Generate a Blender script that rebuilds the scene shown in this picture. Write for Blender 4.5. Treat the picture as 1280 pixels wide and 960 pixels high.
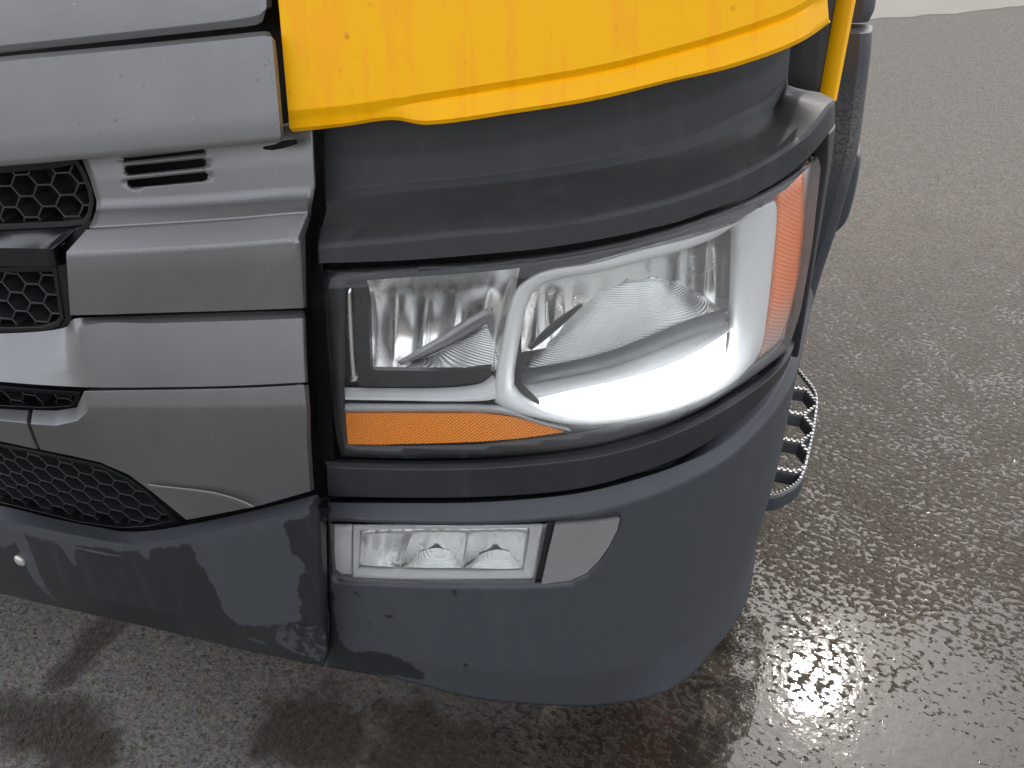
import bpy, bmesh, math, random
import numpy as np
from mathutils import Vector, Matrix
from mathutils.geometry import delaunay_2d_cdt

random.seed(7); rng = np.random.default_rng(7)
for o in list(bpy.data.objects): bpy.data.objects.remove(o)
SC = bpy.context.scene; COL = SC.collection
R = math.radians
# ------------------------------------------------------------------ camera
CAM_LOC = (1.2, -0.72, 1.56)
CAM_R = (0.933739, 0.356755, -0.029269)
CAM_U = (-0.171543, 0.517746, 0.83816)
CAM_F = (-0.314172, 0.777602, -0.544639)

cd = bpy.data.cameras.new('camera'); cam = bpy.data.objects.new('camera', cd); COL.objects.link(cam)
cam.matrix_world = Matrix(((CAM_R[0], CAM_U[0], -CAM_F[0], CAM_LOC[0]), (CAM_R[1], CAM_U[1], -CAM_F[1], CAM_LOC[1]),
                           (CAM_R[2], CAM_U[2], -CAM_F[2], CAM_LOC[2]), (0, 0, 0, 1)))
cd.sensor_width = 36; cd.lens = 36 * 967 / 1280; cd.clip_start = .02; cd.clip_end = 2000
cd.dof.use_dof = True; cd.dof.focus_distance = 1.12; cd.dof.aperture_fstop = 16.0
SC.camera = cam
# ------------------------------------------------------------------ sky, sun, exposure
SUN_EL, SUN_AZ = R(50), R(9)          # azimuth from +Y towards +X
W = bpy.data.worlds.new('World'); SC.world = W; W.use_nodes = True
wn = W.node_tree.nodes; wl = W.node_tree.links
sky = wn.new('ShaderNodeTexSky'); sky.sky_type = 'NISHITA'; sky.sun_disc = False
sky.sun_elevation = SUN_EL; sky.sun_rotation = SUN_AZ; sky.dust_density = 2.2; sky.air_density = 1.0; sky.ozone_density = 1.5
hs = wn.new('ShaderNodeHueSaturation'); hs.inputs['Saturation'].default_value = .52; wl.new(sky.outputs[0], hs.inputs['Color'])
wc = wn.new('ShaderNodeTexCoord'); wno = wn.new('ShaderNodeTexNoise'); wno.inputs['Scale'].default_value = 2.6; wno.inputs['Detail'].default_value = 6; wno.inputs['Roughness'].default_value = .6
wl.new(wc.outputs['Generated'], wno.inputs['Vector'])                      # a thin broken layer of white cloud over the whole sky
wr = wn.new('ShaderNodeValToRGB'); wr.color_ramp.elements[0].position = .30; wr.color_ramp.elements[1].position = .70
wr.color_ramp.elements[0].color = (3.0, 3.08, 3.3, 1); wr.color_ramp.elements[1].color = (6.1, 6.1, 6.15, 1); wl.new(wno.outputs[0], wr.inputs[0])
wa = wn.new('ShaderNodeMix'); wa.data_type = 'RGBA'; wa.blend_type = 'ADD'; wa.inputs[0].default_value = 1; wl.new(hs.outputs[0], wa.inputs[6]); wl.new(wr.outputs[0], wa.inputs[7])
wl.new(wa.outputs[2], wn['Background'].inputs[0]); wn['Background'].inputs[1].default_value = .12
sd = bpy.data.lights.new('sun', 'SUN'); sd.energy = 1.3; sd.angle = R(.8); sd.color = (1, .95, .87)
sun = bpy.data.objects.new('sun', sd); COL.objects.link(sun)
sdir = Vector((math.sin(SUN_AZ) * math.cos(SUN_EL), math.cos(SUN_AZ) * math.cos(SUN_EL), math.sin(SUN_EL)))
sun.rotation_euler = sdir.to_track_quat('Z', 'Y').to_euler()
SC.view_settings.view_transform = 'Standard'; SC.view_settings.look = 'None'
SC.view_settings.exposure = 0.65; SC.view_settings.gamma = 1
SC.render.engine = 'CYCLES'
SC.cycles.max_bounces = 12; SC.cycles.transparent_max_bounces = 16; SC.cycles.sample_clamp_indirect = 8

# ------------------------------------------------------------------ the curved front of the truck: s along the plan curve, z up, o outwards
R1, X1, R2 = 3.0, .95, .42
A1 = math.asin(X1 / R1); S1 = R1 * A1; A2 = R(88); S2 = S1 + R2 * (A2 - A1)
def plan(s):
    if s <= S1:
        a = s / R1; return R1 * math.sin(a), R1 * (1 - math.cos(a)), a
    if s <= S2:
        a = A1 + (s - S1) / R2
        return X1 + R2 * (math.sin(a) - math.sin(A1)), R1 * (1 - math.cos(A1)) + R2 * (math.cos(A1) - math.cos(a)), a
    x, y, a = plan(S2); d = s - S2
    return x + d * math.cos(a), y + d * math.sin(a), a
def lean(z):
    t = (z - .92) / .05
    return .16 * .05 * math.log(1 + math.exp(t)) if t < 30 else .16 * (z - .92)
def S(s, z, o=0.):
    x, y, a = plan(s)
    return Vector((x + o * math.sin(a), y - o * math.cos(a) + lean(z), z))
# measured control points (s, z, o), metres
D = {
 'hatch_top': [[(-0.5282,1.5384,0.036000000000000004),(0.1218,1.541,0.036000000000000004),(0.2597,1.5426,0.036000000000000004),(0.4036,1.5436,0.036000000000000004),(0.5437,1.5465,0.036000000000000004),(0.5741,1.5472,0.036000000000000004),(0.5816,1.5478,0.036000000000000004)],[(-0.5871,1.3723,0.036000000000000004),(0.0629,1.3916,0.036000000000000004),(0.2185,1.4048,0.036000000000000004),(0.3774,1.4195,0.036000000000000004),(0.5286,1.4336,0.036000000000000004),(0.5644,1.4392,0.036000000000000004),(0.573,1.445,0.036000000000000004)],[(-0.5984,1.358,0.031),(0.0516,1.3795,0.031),(0.2104,1.3945,0.031),(0.3716,1.4098,0.031),(0.5247,1.4235,0.031),(0.5556,1.4269,0.031),(0.564,1.4302,0.031)]],
 'hatch_main': [[(-0.5935,1.3537,0.036),(0.0565,1.3756,0.036),(0.2142,1.3908,0.036),(0.3742,1.4044,0.036),(0.5265,1.4174,0.036),(0.5673,1.4208,0.036),(0.5741,1.4199,0.036)],[(-0.574,1.3513,0.052),(0.076,1.3734,0.052),(0.2294,1.3883,0.052),(0.3855,1.4019,0.052),(0.5344,1.4148,0.052),(0.5744,1.4181,0.052),(0.584,1.4173,0.052)],[(-0.6247,1.2193,0.052),(0.0253,1.2465,0.052),(0.1928,1.2665,0.052),(0.361,1.286,0.052),(0.5195,1.3026,0.052),(0.5722,1.3074,0.052),(0.5835,1.3085,0.052)],[(-0.6343,1.2085,0.048),(0.0157,1.2358,0.048),(0.1857,1.2566,0.048),(0.356,1.2768,0.048),(0.5163,1.2939,0.048),(0.5675,1.2997,0.048),(0.58,1.3009,0.048)]],
 'vent_panel': [[(0.2426,1.2726,-0.004),(0.3816,1.2907,-0.004),(0.5009,1.302,-0.004),(0.5905,1.3113,-0.004),(0.6003,1.3124,-0.004)],[(0.259,1.2265,0),(0.3749,1.24,0),(0.4969,1.2551,0),(0.5902,1.2656,0),(0.6002,1.2668,0)],[(0.2628,1.197,0),(0.3686,1.2067,0),(0.4922,1.2188,0),(0.5891,1.2282,0),(0.5992,1.2295,0)],[(0.2625,1.1872,0.004),(0.3696,1.1973,0.004),(0.4931,1.2097,0.004),(0.5899,1.2193,0.004),(0.5955,1.2178,-0.004)],[(0.2686,1.1788,0.02),(0.3796,1.1915,0.02),(0.5008,1.204,0.02),(0.5937,1.2136,0.02),(0.5962,1.2085,0.008)],[(0.2708,1.1733,0.032),(0.3869,1.1866,0.032),(0.5066,1.2002,0.032),(0.5994,1.2108,0.032),(0.5969,1.1985,0.012)]],
 'side_panel': [[(0.2639,1.1687,0.03),(0.385,1.1836,0.03),(0.5052,1.1973,0.03),(0.5973,1.208,0.03),(0.5947,1.1946,0.01)],[(0.2515,1.1479,0.06),(0.4035,1.1669,0.062),(0.5194,1.1799,0.062),(0.5947,1.1893,0.062),(0.5971,1.1811,0.038)],[(0.2511,1.1398,0.062),(0.4034,1.1592,0.064),(0.5196,1.1734,0.064),(0.5971,1.183,0.064),(0.5974,1.1728,0.038)],[(0.2212,1.0472,0.048),(0.377,1.068,0.05),(0.5004,1.0814,0.05),(0.5882,1.0902,0.05),(0.5853,1.0797,0.026)]],
 'stripe_panel': [[(-0.8106,0.9131,0.016),(-0.1606,0.9404,0.016),(0.027,0.9748,0.016),(0.1252,0.9936,0.016),(0.1714,1.0064,0.016),(0.2179,1.0373,0.041),(0.2326,1.039,0.036),(0.3652,1.0566,0.036),(0.4918,1.0717,0.036),(0.5791,1.0796,0.036),(0.579,1.0712,0.020999999999999998)],[(-0.7701,0.8844,0.054),(-0.1201,0.9117,0.054),(0.0565,0.9386,0.054),(0.133,0.9488,0.054),(0.1924,0.9675,0.054),(0.2238,0.9939,0.056),(0.2509,1.0374,0.056),(0.3788,1.0558,0.056),(0.502,1.0696,0.056),(0.5895,1.0787,0.056),(0.5854,1.0666,0.032)],[(-0.7596,0.8747,0.06499999999999999),(-0.1096,0.902,0.06499999999999999),(0.0626,0.9234,0.06499999999999999),(0.146,0.9325,0.06499999999999999),(0.2008,0.9387,0.06499999999999999),(0.2309,0.9421,0.06499999999999999),(0.2677,0.9469,0.06499999999999999),(0.3655,0.9606,0.06499999999999999),(0.4936,0.9773,0.06499999999999999),(0.5878,0.9903,0.06499999999999999),(0.5835,0.9756,0.041)]],
 'lower_panel': [[(0.082,0.8621,0.044),(0.1333,0.8706,0.044),(0.1799,0.8851,0.044),(0.2287,0.9349,0.065),(0.3094,0.9481,0.065),(0.4043,0.9614,0.065),(0.5052,0.9746,0.065),(0.5885,0.9867,0.065),(0.5861,0.9745,0.045)],[(0.0986,0.8536,0.068),(0.1531,0.8616,0.068),(0.2012,0.8797,0.068),(0.2336,0.9055,0.068),(0.3032,0.9165,0.068),(0.3995,0.9299,0.068),(0.5015,0.9417,0.068),(0.5892,0.9512,0.068),(0.5845,0.9366,0.046)],[(0.0649,0.7801,0.048),(0.1339,0.7825,0.048),(0.1901,0.7814,0.048),(0.2395,0.7667,0.048),(0.2754,0.7369,0.048),(0.3247,0.6859,0.048),(0.4708,0.744,0.048),(0.5622,0.7864,0.048),(0.5569,0.7703,0.026)]],
 'lower_panel_b': [[(-0.8457,0.7853,0.044),(-0.1957,0.8126,0.044),(-0.0362,0.8415,0.044),(0.0236,0.8515,0.044),(0.0724,0.8594,0.044)],[(-0.81,0.7845,0.068),(-0.16,0.8118,0.068),(-0.0077,0.8397,0.068),(0.0494,0.8485,0.068),(0.0903,0.8534,0.068)],[(-0.8723,0.7229,0.054),(-0.2223,0.7502,0.054),(-0.0591,0.7758,0.054),(0.0011,0.7826,0.054),(0.0665,0.7849,0.054)]],
 'centre_bumper': [[(-1.0997,0.4587,0.035),(-0.4497,0.486,0.035),(-0.1538,0.5761,0.035),(0.0602,0.5958,0.035),(0.1547,0.6069,0.035),(0.2298,0.6282,0.035),(0.3203,0.664,0.035),(0.4674,0.7269,0.035),(0.5643,0.7691,0.035)],[(-1.0372,0.4668,0.066),(-0.3872,0.4941,0.066),(-0.1114,0.5803,0.066),(0.0951,0.6069,0.066),(0.2016,0.6177,0.066),(0.2735,0.6418,0.066),(0.351,0.6741,0.066),(0.484,0.7321,0.066),(0.5781,0.7705,0.066)],[(-1.0528,0.4416,0.068),(-0.4028,0.4689,0.068),(-0.121,0.5582,0.068),(0.0888,0.5873,0.068),(0.1966,0.5991,0.068),(0.2686,0.6219,0.068),(0.347,0.6552,0.068),(0.4809,0.7131,0.068),(0.5763,0.7477,0.068)],[(-1.1963,0.2452,0.075),(-0.5463,0.2725,0.075),(-0.2026,0.3965,0.075),(-0.0592,0.4309,0.075),(0.0552,0.4454,0.075),(0.1509,0.4548,0.075),(0.2903,0.4664,0.075),(0.4452,0.4632,0.075),(0.5353,0.4581,0.075)],[(-1.3578,0.0971,0.06),(-0.7078,0.1244,0.06),(-0.2815,0.2971,0.06),(-0.1118,0.3399,0.06),(0.0059,0.3624,0.06),(0.1096,0.3763,0.06),(0.256,0.3829,0.06),(0.4196,0.3787,0.06),(0.5195,0.3739,0.06)]],
 'corner_bumper': [[(0.5318,0.6844,-0.05),(0.6666,0.6998,-0.05),(0.8053,0.7136,-0.05),(0.9389,0.7303,-0.05),(1.0677,0.7573,-0.05),(1.1676,0.7674,-0.05),(1.23,0.83,-0.05),(1.32,0.85,-0.05),(1.44,0.875,-0.05),(1.75,0.87,-0.05)],[(0.5611,0.7215,0.0),(0.6838,0.7334,0.0),(0.8135,0.7446,0.0),(0.9388,0.7621,0.0),(1.0491,0.7864,0.0),(1.1296,0.8009,0.0),(1.21,0.813,0.0),(1.3,0.832,-0.004),(1.45,0.855,-0.012),(1.75,0.86,-0.01)],[(0.5694,0.7113,0.022),(0.6879,0.7181,0.022),(0.8154,0.7264,0.022),(0.9389,0.741,0.022),(1.0441,0.7662,0.022),(1.1241,0.7849,0.02),(1.21,0.796,0.014),(1.3,0.813,0.006),(1.45,0.832,0.001),(1.75,0.835,0.002)],[(0.5682,0.7042,0.022),(0.6869,0.7095,0.022),(0.815,0.7179,0.022),(0.9389,0.7328,0.022),(1.0446,0.7581,0.022),(1.125,0.7751,0.02),(1.21,0.788,0.014),(1.3,0.804,0.006),(1.45,0.822,0.001),(1.75,0.825,0.002)],[(0.54,0.54,0.024),(0.67,0.55,0.025),(0.81,0.56,0.026),(0.94,0.57,0.026),(1.05,0.585,0.026),(1.14,0.6,0.024),(1.21,0.61,0.018),(1.3,0.615,0.01),(1.48,0.62,0.001),(1.75,0.62,0.0)],[(0.5203,0.3967,0.03),(0.6537,0.3841,0.032),(0.7988,0.3748,0.034),(0.9406,0.3739,0.034),(1.0476,0.386,0.034),(1.14,0.385,0.028),(1.22,0.39,0.016),(1.3,0.395,0.0),(1.42,0.4,-0.01),(1.72,0.42,-0.02)],[(0.4976,0.319,0.022),(0.6426,0.3087,0.022),(0.7924,0.2758,0.024),(0.9263,0.2677,0.024),(1.0275,0.2643,0.022),(1.1192,0.3,0.0451),(1.1891,0.3,0.0305),(1.2423,0.305,0.0177),(1.2828,0.31,0.0136),(1.7,0.33,-0.03)]],
 'lamp_trim': [[(0.5603,0.8019,-0.015),(0.6879,0.8091,-0.015),(0.8152,0.8185,-0.015),(0.9381,0.834,-0.015),(1.0618,0.8579,-0.015),(1.1562,0.8771,-0.015),(1.2446,0.8947,-0.015),(1.3329,0.903,-0.015),(1.44,0.925,-0.03)],[(0.57,0.8083,0.0),(0.6923,0.8135,0.0),(0.8173,0.8227,0.0),(0.9381,0.8382,0.0),(1.0567,0.8608,0.0),(1.1454,0.881,0.0),(1.2267,0.8992,0.0),(1.31,0.9103,0.0),(1.42,0.918,-0.012)],[(0.5759,0.8043,0.01),(0.6947,0.8108,0.01),(0.8184,0.8201,0.01),(0.9381,0.8356,0.01),(1.0537,0.8584,0.01),(1.1395,0.8778,0.01),(1.2204,0.8956,0.01),(1.298,0.9098,0.01),(1.44,0.91,-0.01)],[(0.5667,0.7411,0.006),(0.6872,0.7507,0.006),(0.8151,0.7614,0.006),(0.9387,0.7769,0.006),(1.0524,0.8048,0.006),(1.1452,0.828,0.006),(1.2294,0.8523,0.006),(1.3094,0.8785,0.006),(1.44,0.885,-0.012)],[(0.5411,0.6979,-0.04),(0.6703,0.7089,-0.04),(0.8071,0.7208,-0.04),(0.9389,0.7372,-0.04),(1.0707,0.7648,-0.04),(1.1856,0.783,-0.04),(1.23,0.855,-0.04),(1.31,0.875,-0.04),(1.44,0.88,-0.04)]],
 'brow': [[(0.6043,1.3338,-0.04),(0.7088,1.3436,-0.04),(0.8131,1.3524,-0.04),(0.9039,1.3649,-0.04),(1.005,1.3851,-0.04),(1.0812,1.3993,-0.04),(1.1583,1.4164,-0.04),(1.2083,1.4278,-0.04),(1.2501,1.4425,-0.04),(1.2531,1.444,-0.04)],[(0.5958,1.2526,-0.045),(0.7067,1.2583,-0.045),(0.8133,1.2668,-0.045),(0.908,1.2799,-0.045),(1.0148,1.3009,-0.045),(1.0963,1.3151,-0.045),(1.1808,1.3312,-0.045),(1.2371,1.3433,-0.045),(1.2761,1.3638,-0.045),(1.2804,1.3634,-0.045)],[(0.5956,1.2112,-0.043),(0.7061,1.225,-0.043),(0.8139,1.235,-0.043),(0.9097,1.2468,-0.043),(1.0183,1.2624,-0.043),(1.1013,1.2745,-0.043),(1.1867,1.295,-0.043),(1.2446,1.3074,-0.043),(1.2812,1.3273,-0.043),(1.283,1.3251,-0.043)],[(0.5983,1.2004,-0.037),(0.7074,1.2155,-0.037),(0.8148,1.2257,-0.037),(0.9103,1.2365,-0.037),(1.0181,1.2513,-0.037),(1.1,1.2614,-0.037),(1.1844,1.2787,-0.037),(1.2423,1.2928,-0.037),(1.2736,1.3202,-0.037),(1.2763,1.3179,-0.037)],[(0.6007,1.197,-0.0315),(0.7087,1.2121,-0.0315),(0.8156,1.2223,-0.0315),(0.9106,1.2332,-0.0315),(1.0172,1.2475,-0.0315),(1.0976,1.2571,-0.0315),(1.1803,1.2734,-0.0315),(1.2382,1.2878,-0.0315),(1.2686,1.3155,-0.0335),(1.3197,1.3079,-0.0335)],[(0.6031,1.1937,-0.026),(0.71,1.2087,-0.026),(0.8163,1.219,-0.026),(0.9109,1.2299,-0.026),(1.0164,1.2437,-0.026),(1.0953,1.2528,-0.026),(1.1764,1.2682,-0.026),(1.2342,1.2829,-0.026),(1.2637,1.3108,-0.03),(1.3796,1.2942,-0.03)],[(0.6042,1.1895,-0.01704),(0.7117,1.2042,-0.01704),(0.8158,1.2145,-0.01704),(0.9097,1.2246,-0.01704),(1.0132,1.239,-0.01704),(1.0913,1.249,-0.01704),(1.1725,1.2652,-0.01704),(1.2333,1.282,-0.01704),(1.2674,1.3094,-0.022),(1.3682,1.2954,-0.0236)],[(0.6103,1.1691,0.03),(0.721,1.1816,0.03),(0.8136,1.1921,0.03),(0.9035,1.1983,0.03),(0.9987,1.2155,0.03),(1.0731,1.2304,0.03),(1.1539,1.2508,0.03),(1.2274,1.2782,0.03),(1.2836,1.3024,0.02),(1.3217,1.3,0.01)],[(0.6115,1.1644,0.034),(0.7218,1.177,0.034),(0.8141,1.1876,0.034),(0.9038,1.1948,0.034),(0.9985,1.2111,0.034),(1.0721,1.226,0.034),(1.1518,1.2464,0.034),(1.227,1.2733,0.034),(1.2879,1.297,0.022),(1.3268,1.2941,0.01)],[(0.611,1.1453,0.034),(0.7315,1.1534,0.034),(0.8245,1.1622,0.034),(0.9049,1.1706,0.034),(1.0097,1.1879,0.034),(1.0945,1.2058,0.034),(1.1796,1.2231,0.034),(1.241,1.2455,0.032),(1.2976,1.2652,0.022),(1.3378,1.2652,0.01)],[(0.5849,1.1185,-0.03),(0.7153,1.1275,-0.03),(0.8166,1.137,-0.03),(0.9041,1.1461,-0.03),(1.0254,1.1639,-0.03),(1.134,1.1806,-0.03),(1.18,1.215,-0.03),(1.24,1.242,-0.03),(1.3,1.262,-0.03),(1.34,1.262,-0.03)]],
 'lens': [[(0.6001,1.1166,-0.012),(0.7085,1.126,-0.012),(0.819,1.1346,-0.012),(0.9259,1.1468,-0.012),(1.032,1.165,-0.012),(1.1225,1.1807,-0.012),(1.2154,1.1957,-0.012),(1.3029,1.2096,-0.012),(1.3507,1.2173,-0.012)],[(0.603,1.1189,0.001),(0.7119,1.1283,0.001),(0.8206,1.1369,0.001),(0.9258,1.1489,0.001),(1.0285,1.1671,0.001),(1.1145,1.183,0.001),(1.2015,1.1977,0.001),(1.2842,1.2111,0.001),(1.3265,1.2218,0.001)],[(0.6048,1.1124,0.004),(0.7124,1.1219,0.004),(0.821,1.1306,0.004),(0.9262,1.1427,0.004),(1.0283,1.161,0.004),(1.1137,1.1769,0.004),(1.2032,1.1898,0.004),(1.2865,1.2016,0.004),(1.3338,1.2077,0.004)],[(0.6019,0.9854,0.006),(0.7079,0.9951,0.006),(0.8221,1.0052,0.006),(0.9325,1.0186,0.006),(1.0395,1.0405,0.006),(1.13,1.0583,0.006),(1.2153,1.0778,0.006),(1.2978,1.0904,0.006),(1.3527,1.0907,0.006)],[(0.5993,0.8697,0.005),(0.6998,0.8776,0.005),(0.8205,0.8894,0.005),(0.9368,0.9058,0.005),(1.0496,0.9324,0.005),(1.133,0.9519,0.005),(1.2157,0.9696,0.005),(1.2955,0.9815,0.005),(1.361,0.9871,0.005)],[(0.5988,0.8285,0.002),(0.6949,0.8337,0.002),(0.8184,0.8424,0.002),(0.9378,0.8573,0.002),(1.0545,0.881,0.002),(1.1415,0.9015,0.002),(1.2204,0.9204,0.002),(1.2932,0.9321,0.002),(1.3491,0.9317,0.002)],[(0.5937,0.8109,-0.012),(0.6895,0.8163,-0.012),(0.8159,0.8254,-0.012),(0.938,0.8408,-0.012),(1.0603,0.8646,-0.012),(1.1531,0.8841,-0.012),(1.2398,0.9008,-0.012),(1.3254,0.9074,-0.012),(1.4141,0.8914,-0.012)]],
 'edge_trim': [[(0.5874,1.1735,-0.012),(0.598,1.1771,-0.012),(0.6019,1.1686,-0.012)],[(0.5831,1.1271,-0.004),(0.5932,1.1364,-0.004),(0.6002,1.1222,-0.004)],[(0.5764,0.978,-0.004),(0.5867,0.9825,-0.004),(0.5987,0.9795,-0.004)],[(0.5614,0.8058,-0.004),(0.5711,0.8085,-0.004),(0.5846,0.8099,-0.004)],[(0.5506,0.7372,-0.012),(0.562,0.7386,-0.012),(0.576,0.7403,-0.012)]],
 'yellow': [[(0.5857,2.25,0.03),(0.6573,2.25,0.03),(0.7071,2.25,0.03),(0.7556,2.25,0.03),(0.8591,2.25,0.03),(0.9501,2.25,0.03),(1.0354,2.25,0.03),(1.0971,2.25,0.03),(1.1802,2.25,0.03),(1.2224,2.25,0.03)],[(0.5857,1.3325,0.03),(0.6573,1.3395,0.03),(0.7071,1.3459,0.03),(0.7556,1.352,0.03),(0.8591,1.3659,0.03),(0.9501,1.3788,0.03),(1.0354,1.3959,0.03),(1.0971,1.4086,0.03),(1.1802,1.4277,0.03),(1.2224,1.4457,0.03)],[(0.5829,1.32,0.024),(0.6545,1.3272,0.024),(0.7049,1.3337,0.024),(0.7541,1.3418,0.024),(0.8589,1.3569,0.024),(0.9509,1.3701,0.024),(1.038,1.3873,0.024),(1.1015,1.4,0.024),(1.1878,1.418,0.024),(1.2352,1.4358,0.024)],[(0.5822,1.3169,0.023),(0.654,1.3242,0.023),(0.7045,1.3308,0.023),(0.7545,1.3387,0.026),(0.8592,1.354,0.027),(0.951,1.3672,0.027),(1.0375,1.3845,0.027),(1.1004,1.3972,0.027),(1.1857,1.4152,0.027),(1.2416,1.4315,0.02)],[(0.5816,1.3089,0.021),(0.6528,1.3163,0.021),(0.7119,1.3242,0.022),(0.7596,1.3214,0.029),(0.86,1.3336,0.03),(0.9524,1.3463,0.03),(1.039,1.3629,0.03),(1.1025,1.373,0.03),(1.1885,1.3905,0.03),(1.2525,1.4061,0.02)],[(0.5832,1.3038,0.016),(0.6508,1.3113,0.016),(0.7127,1.3196,0.018),(0.7587,1.3159,0.025),(0.8598,1.3282,0.026),(0.9529,1.3411,0.026),(1.0406,1.3587,0.026),(1.1053,1.3678,0.026),(1.1935,1.3851,0.026),(1.2613,1.4012,0.016)],[(0.5736,1.2979,-0.01),(0.6415,1.3056,-0.01),(0.7051,1.3136,-0.01),(0.7513,1.3081,-0.01),(0.8572,1.3206,-0.01),(0.9548,1.3339,-0.01),(1.0531,1.3518,-0.01),(1.1278,1.3607,-0.01),(1.2352,1.377,-0.01),(1.3081,1.3947,-0.01)]],
 'pillar': [[(1.2367,1.4761,-0.05),(1.2734,1.4758,-0.05),(1.4163,1.4749,-0.05)],[(1.3006,1.2902,-0.05),(1.3582,1.2787,-0.05),(2.0975,1.1171,-0.05)]],
 'grille_bar': [[(-0.7686,1.0893,-0.012),(-0.1186,1.1166,-0.012),(0.0531,1.1406,-0.012),(0.1683,1.156,-0.012),(0.2197,1.1614,-0.012),(0.2284,1.161,-0.015)],[(-0.7111,1.0853,0.03),(-0.0611,1.1099,0.03),(0.0963,1.1269,0.03),(0.1663,1.1334,0.03),(0.1973,1.1358,0.03),(0.1918,1.1306,0.012)],[(-0.7421,1.044,0.02),(-0.0921,1.0713,0.02),(0.0735,1.0925,0.02),(0.1465,1.1006,0.02),(0.1853,1.1059,0.02),(0.1813,1.1005,0.005)],[(-0.8327,1.0094,-0.03),(-0.1827,1.0367,-0.03),(0.0045,1.0625,-0.03),(0.0855,1.0721,-0.03),(0.1282,1.0781,-0.03),(0.1418,1.0808,-0.03)]],
 'shelf': [[(0.6062,0.9263,-0.03),(0.6949,0.9306,-0.03),(0.7688,0.9354,-0.03),(0.8172,0.9437,-0.03),(0.8363,0.9586,-0.03)],[(0.6133,0.9202,-0.012),(0.6992,0.9245,-0.012),(0.7717,0.9267,-0.012),(0.8252,0.9326,-0.012),(0.8499,0.9451,-0.012)],[(0.6128,0.9161,-0.012),(0.6989,0.9204,-0.012),(0.7715,0.9227,-0.012),(0.8263,0.926,-0.012),(0.8511,0.932,-0.012)]],
 'shelf_lip': [[(0.6089,0.9064,-0.02),(0.6961,0.911,-0.02),(0.7698,0.9147,-0.02),(0.8251,0.9154,-0.02),(0.8538,0.9121,-0.02),(0.9014,0.8909,-0.02),(0.9494,0.8773,-0.02)],[(0.6131,0.9062,-0.008),(0.6992,0.9107,-0.008),(0.7719,0.9145,-0.008),(0.8266,0.9165,-0.008),(0.8619,0.9107,-0.008),(0.909,0.8924,-0.008),(0.9539,0.8802,-0.008)],[(0.6104,0.8949,-0.012),(0.6974,0.901,-0.012),(0.7708,0.9049,-0.012),(0.8259,0.9056,-0.012),(0.8662,0.9013,-0.012),(0.9089,0.8868,-0.012),(0.9517,0.8745,-0.012)]],
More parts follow.
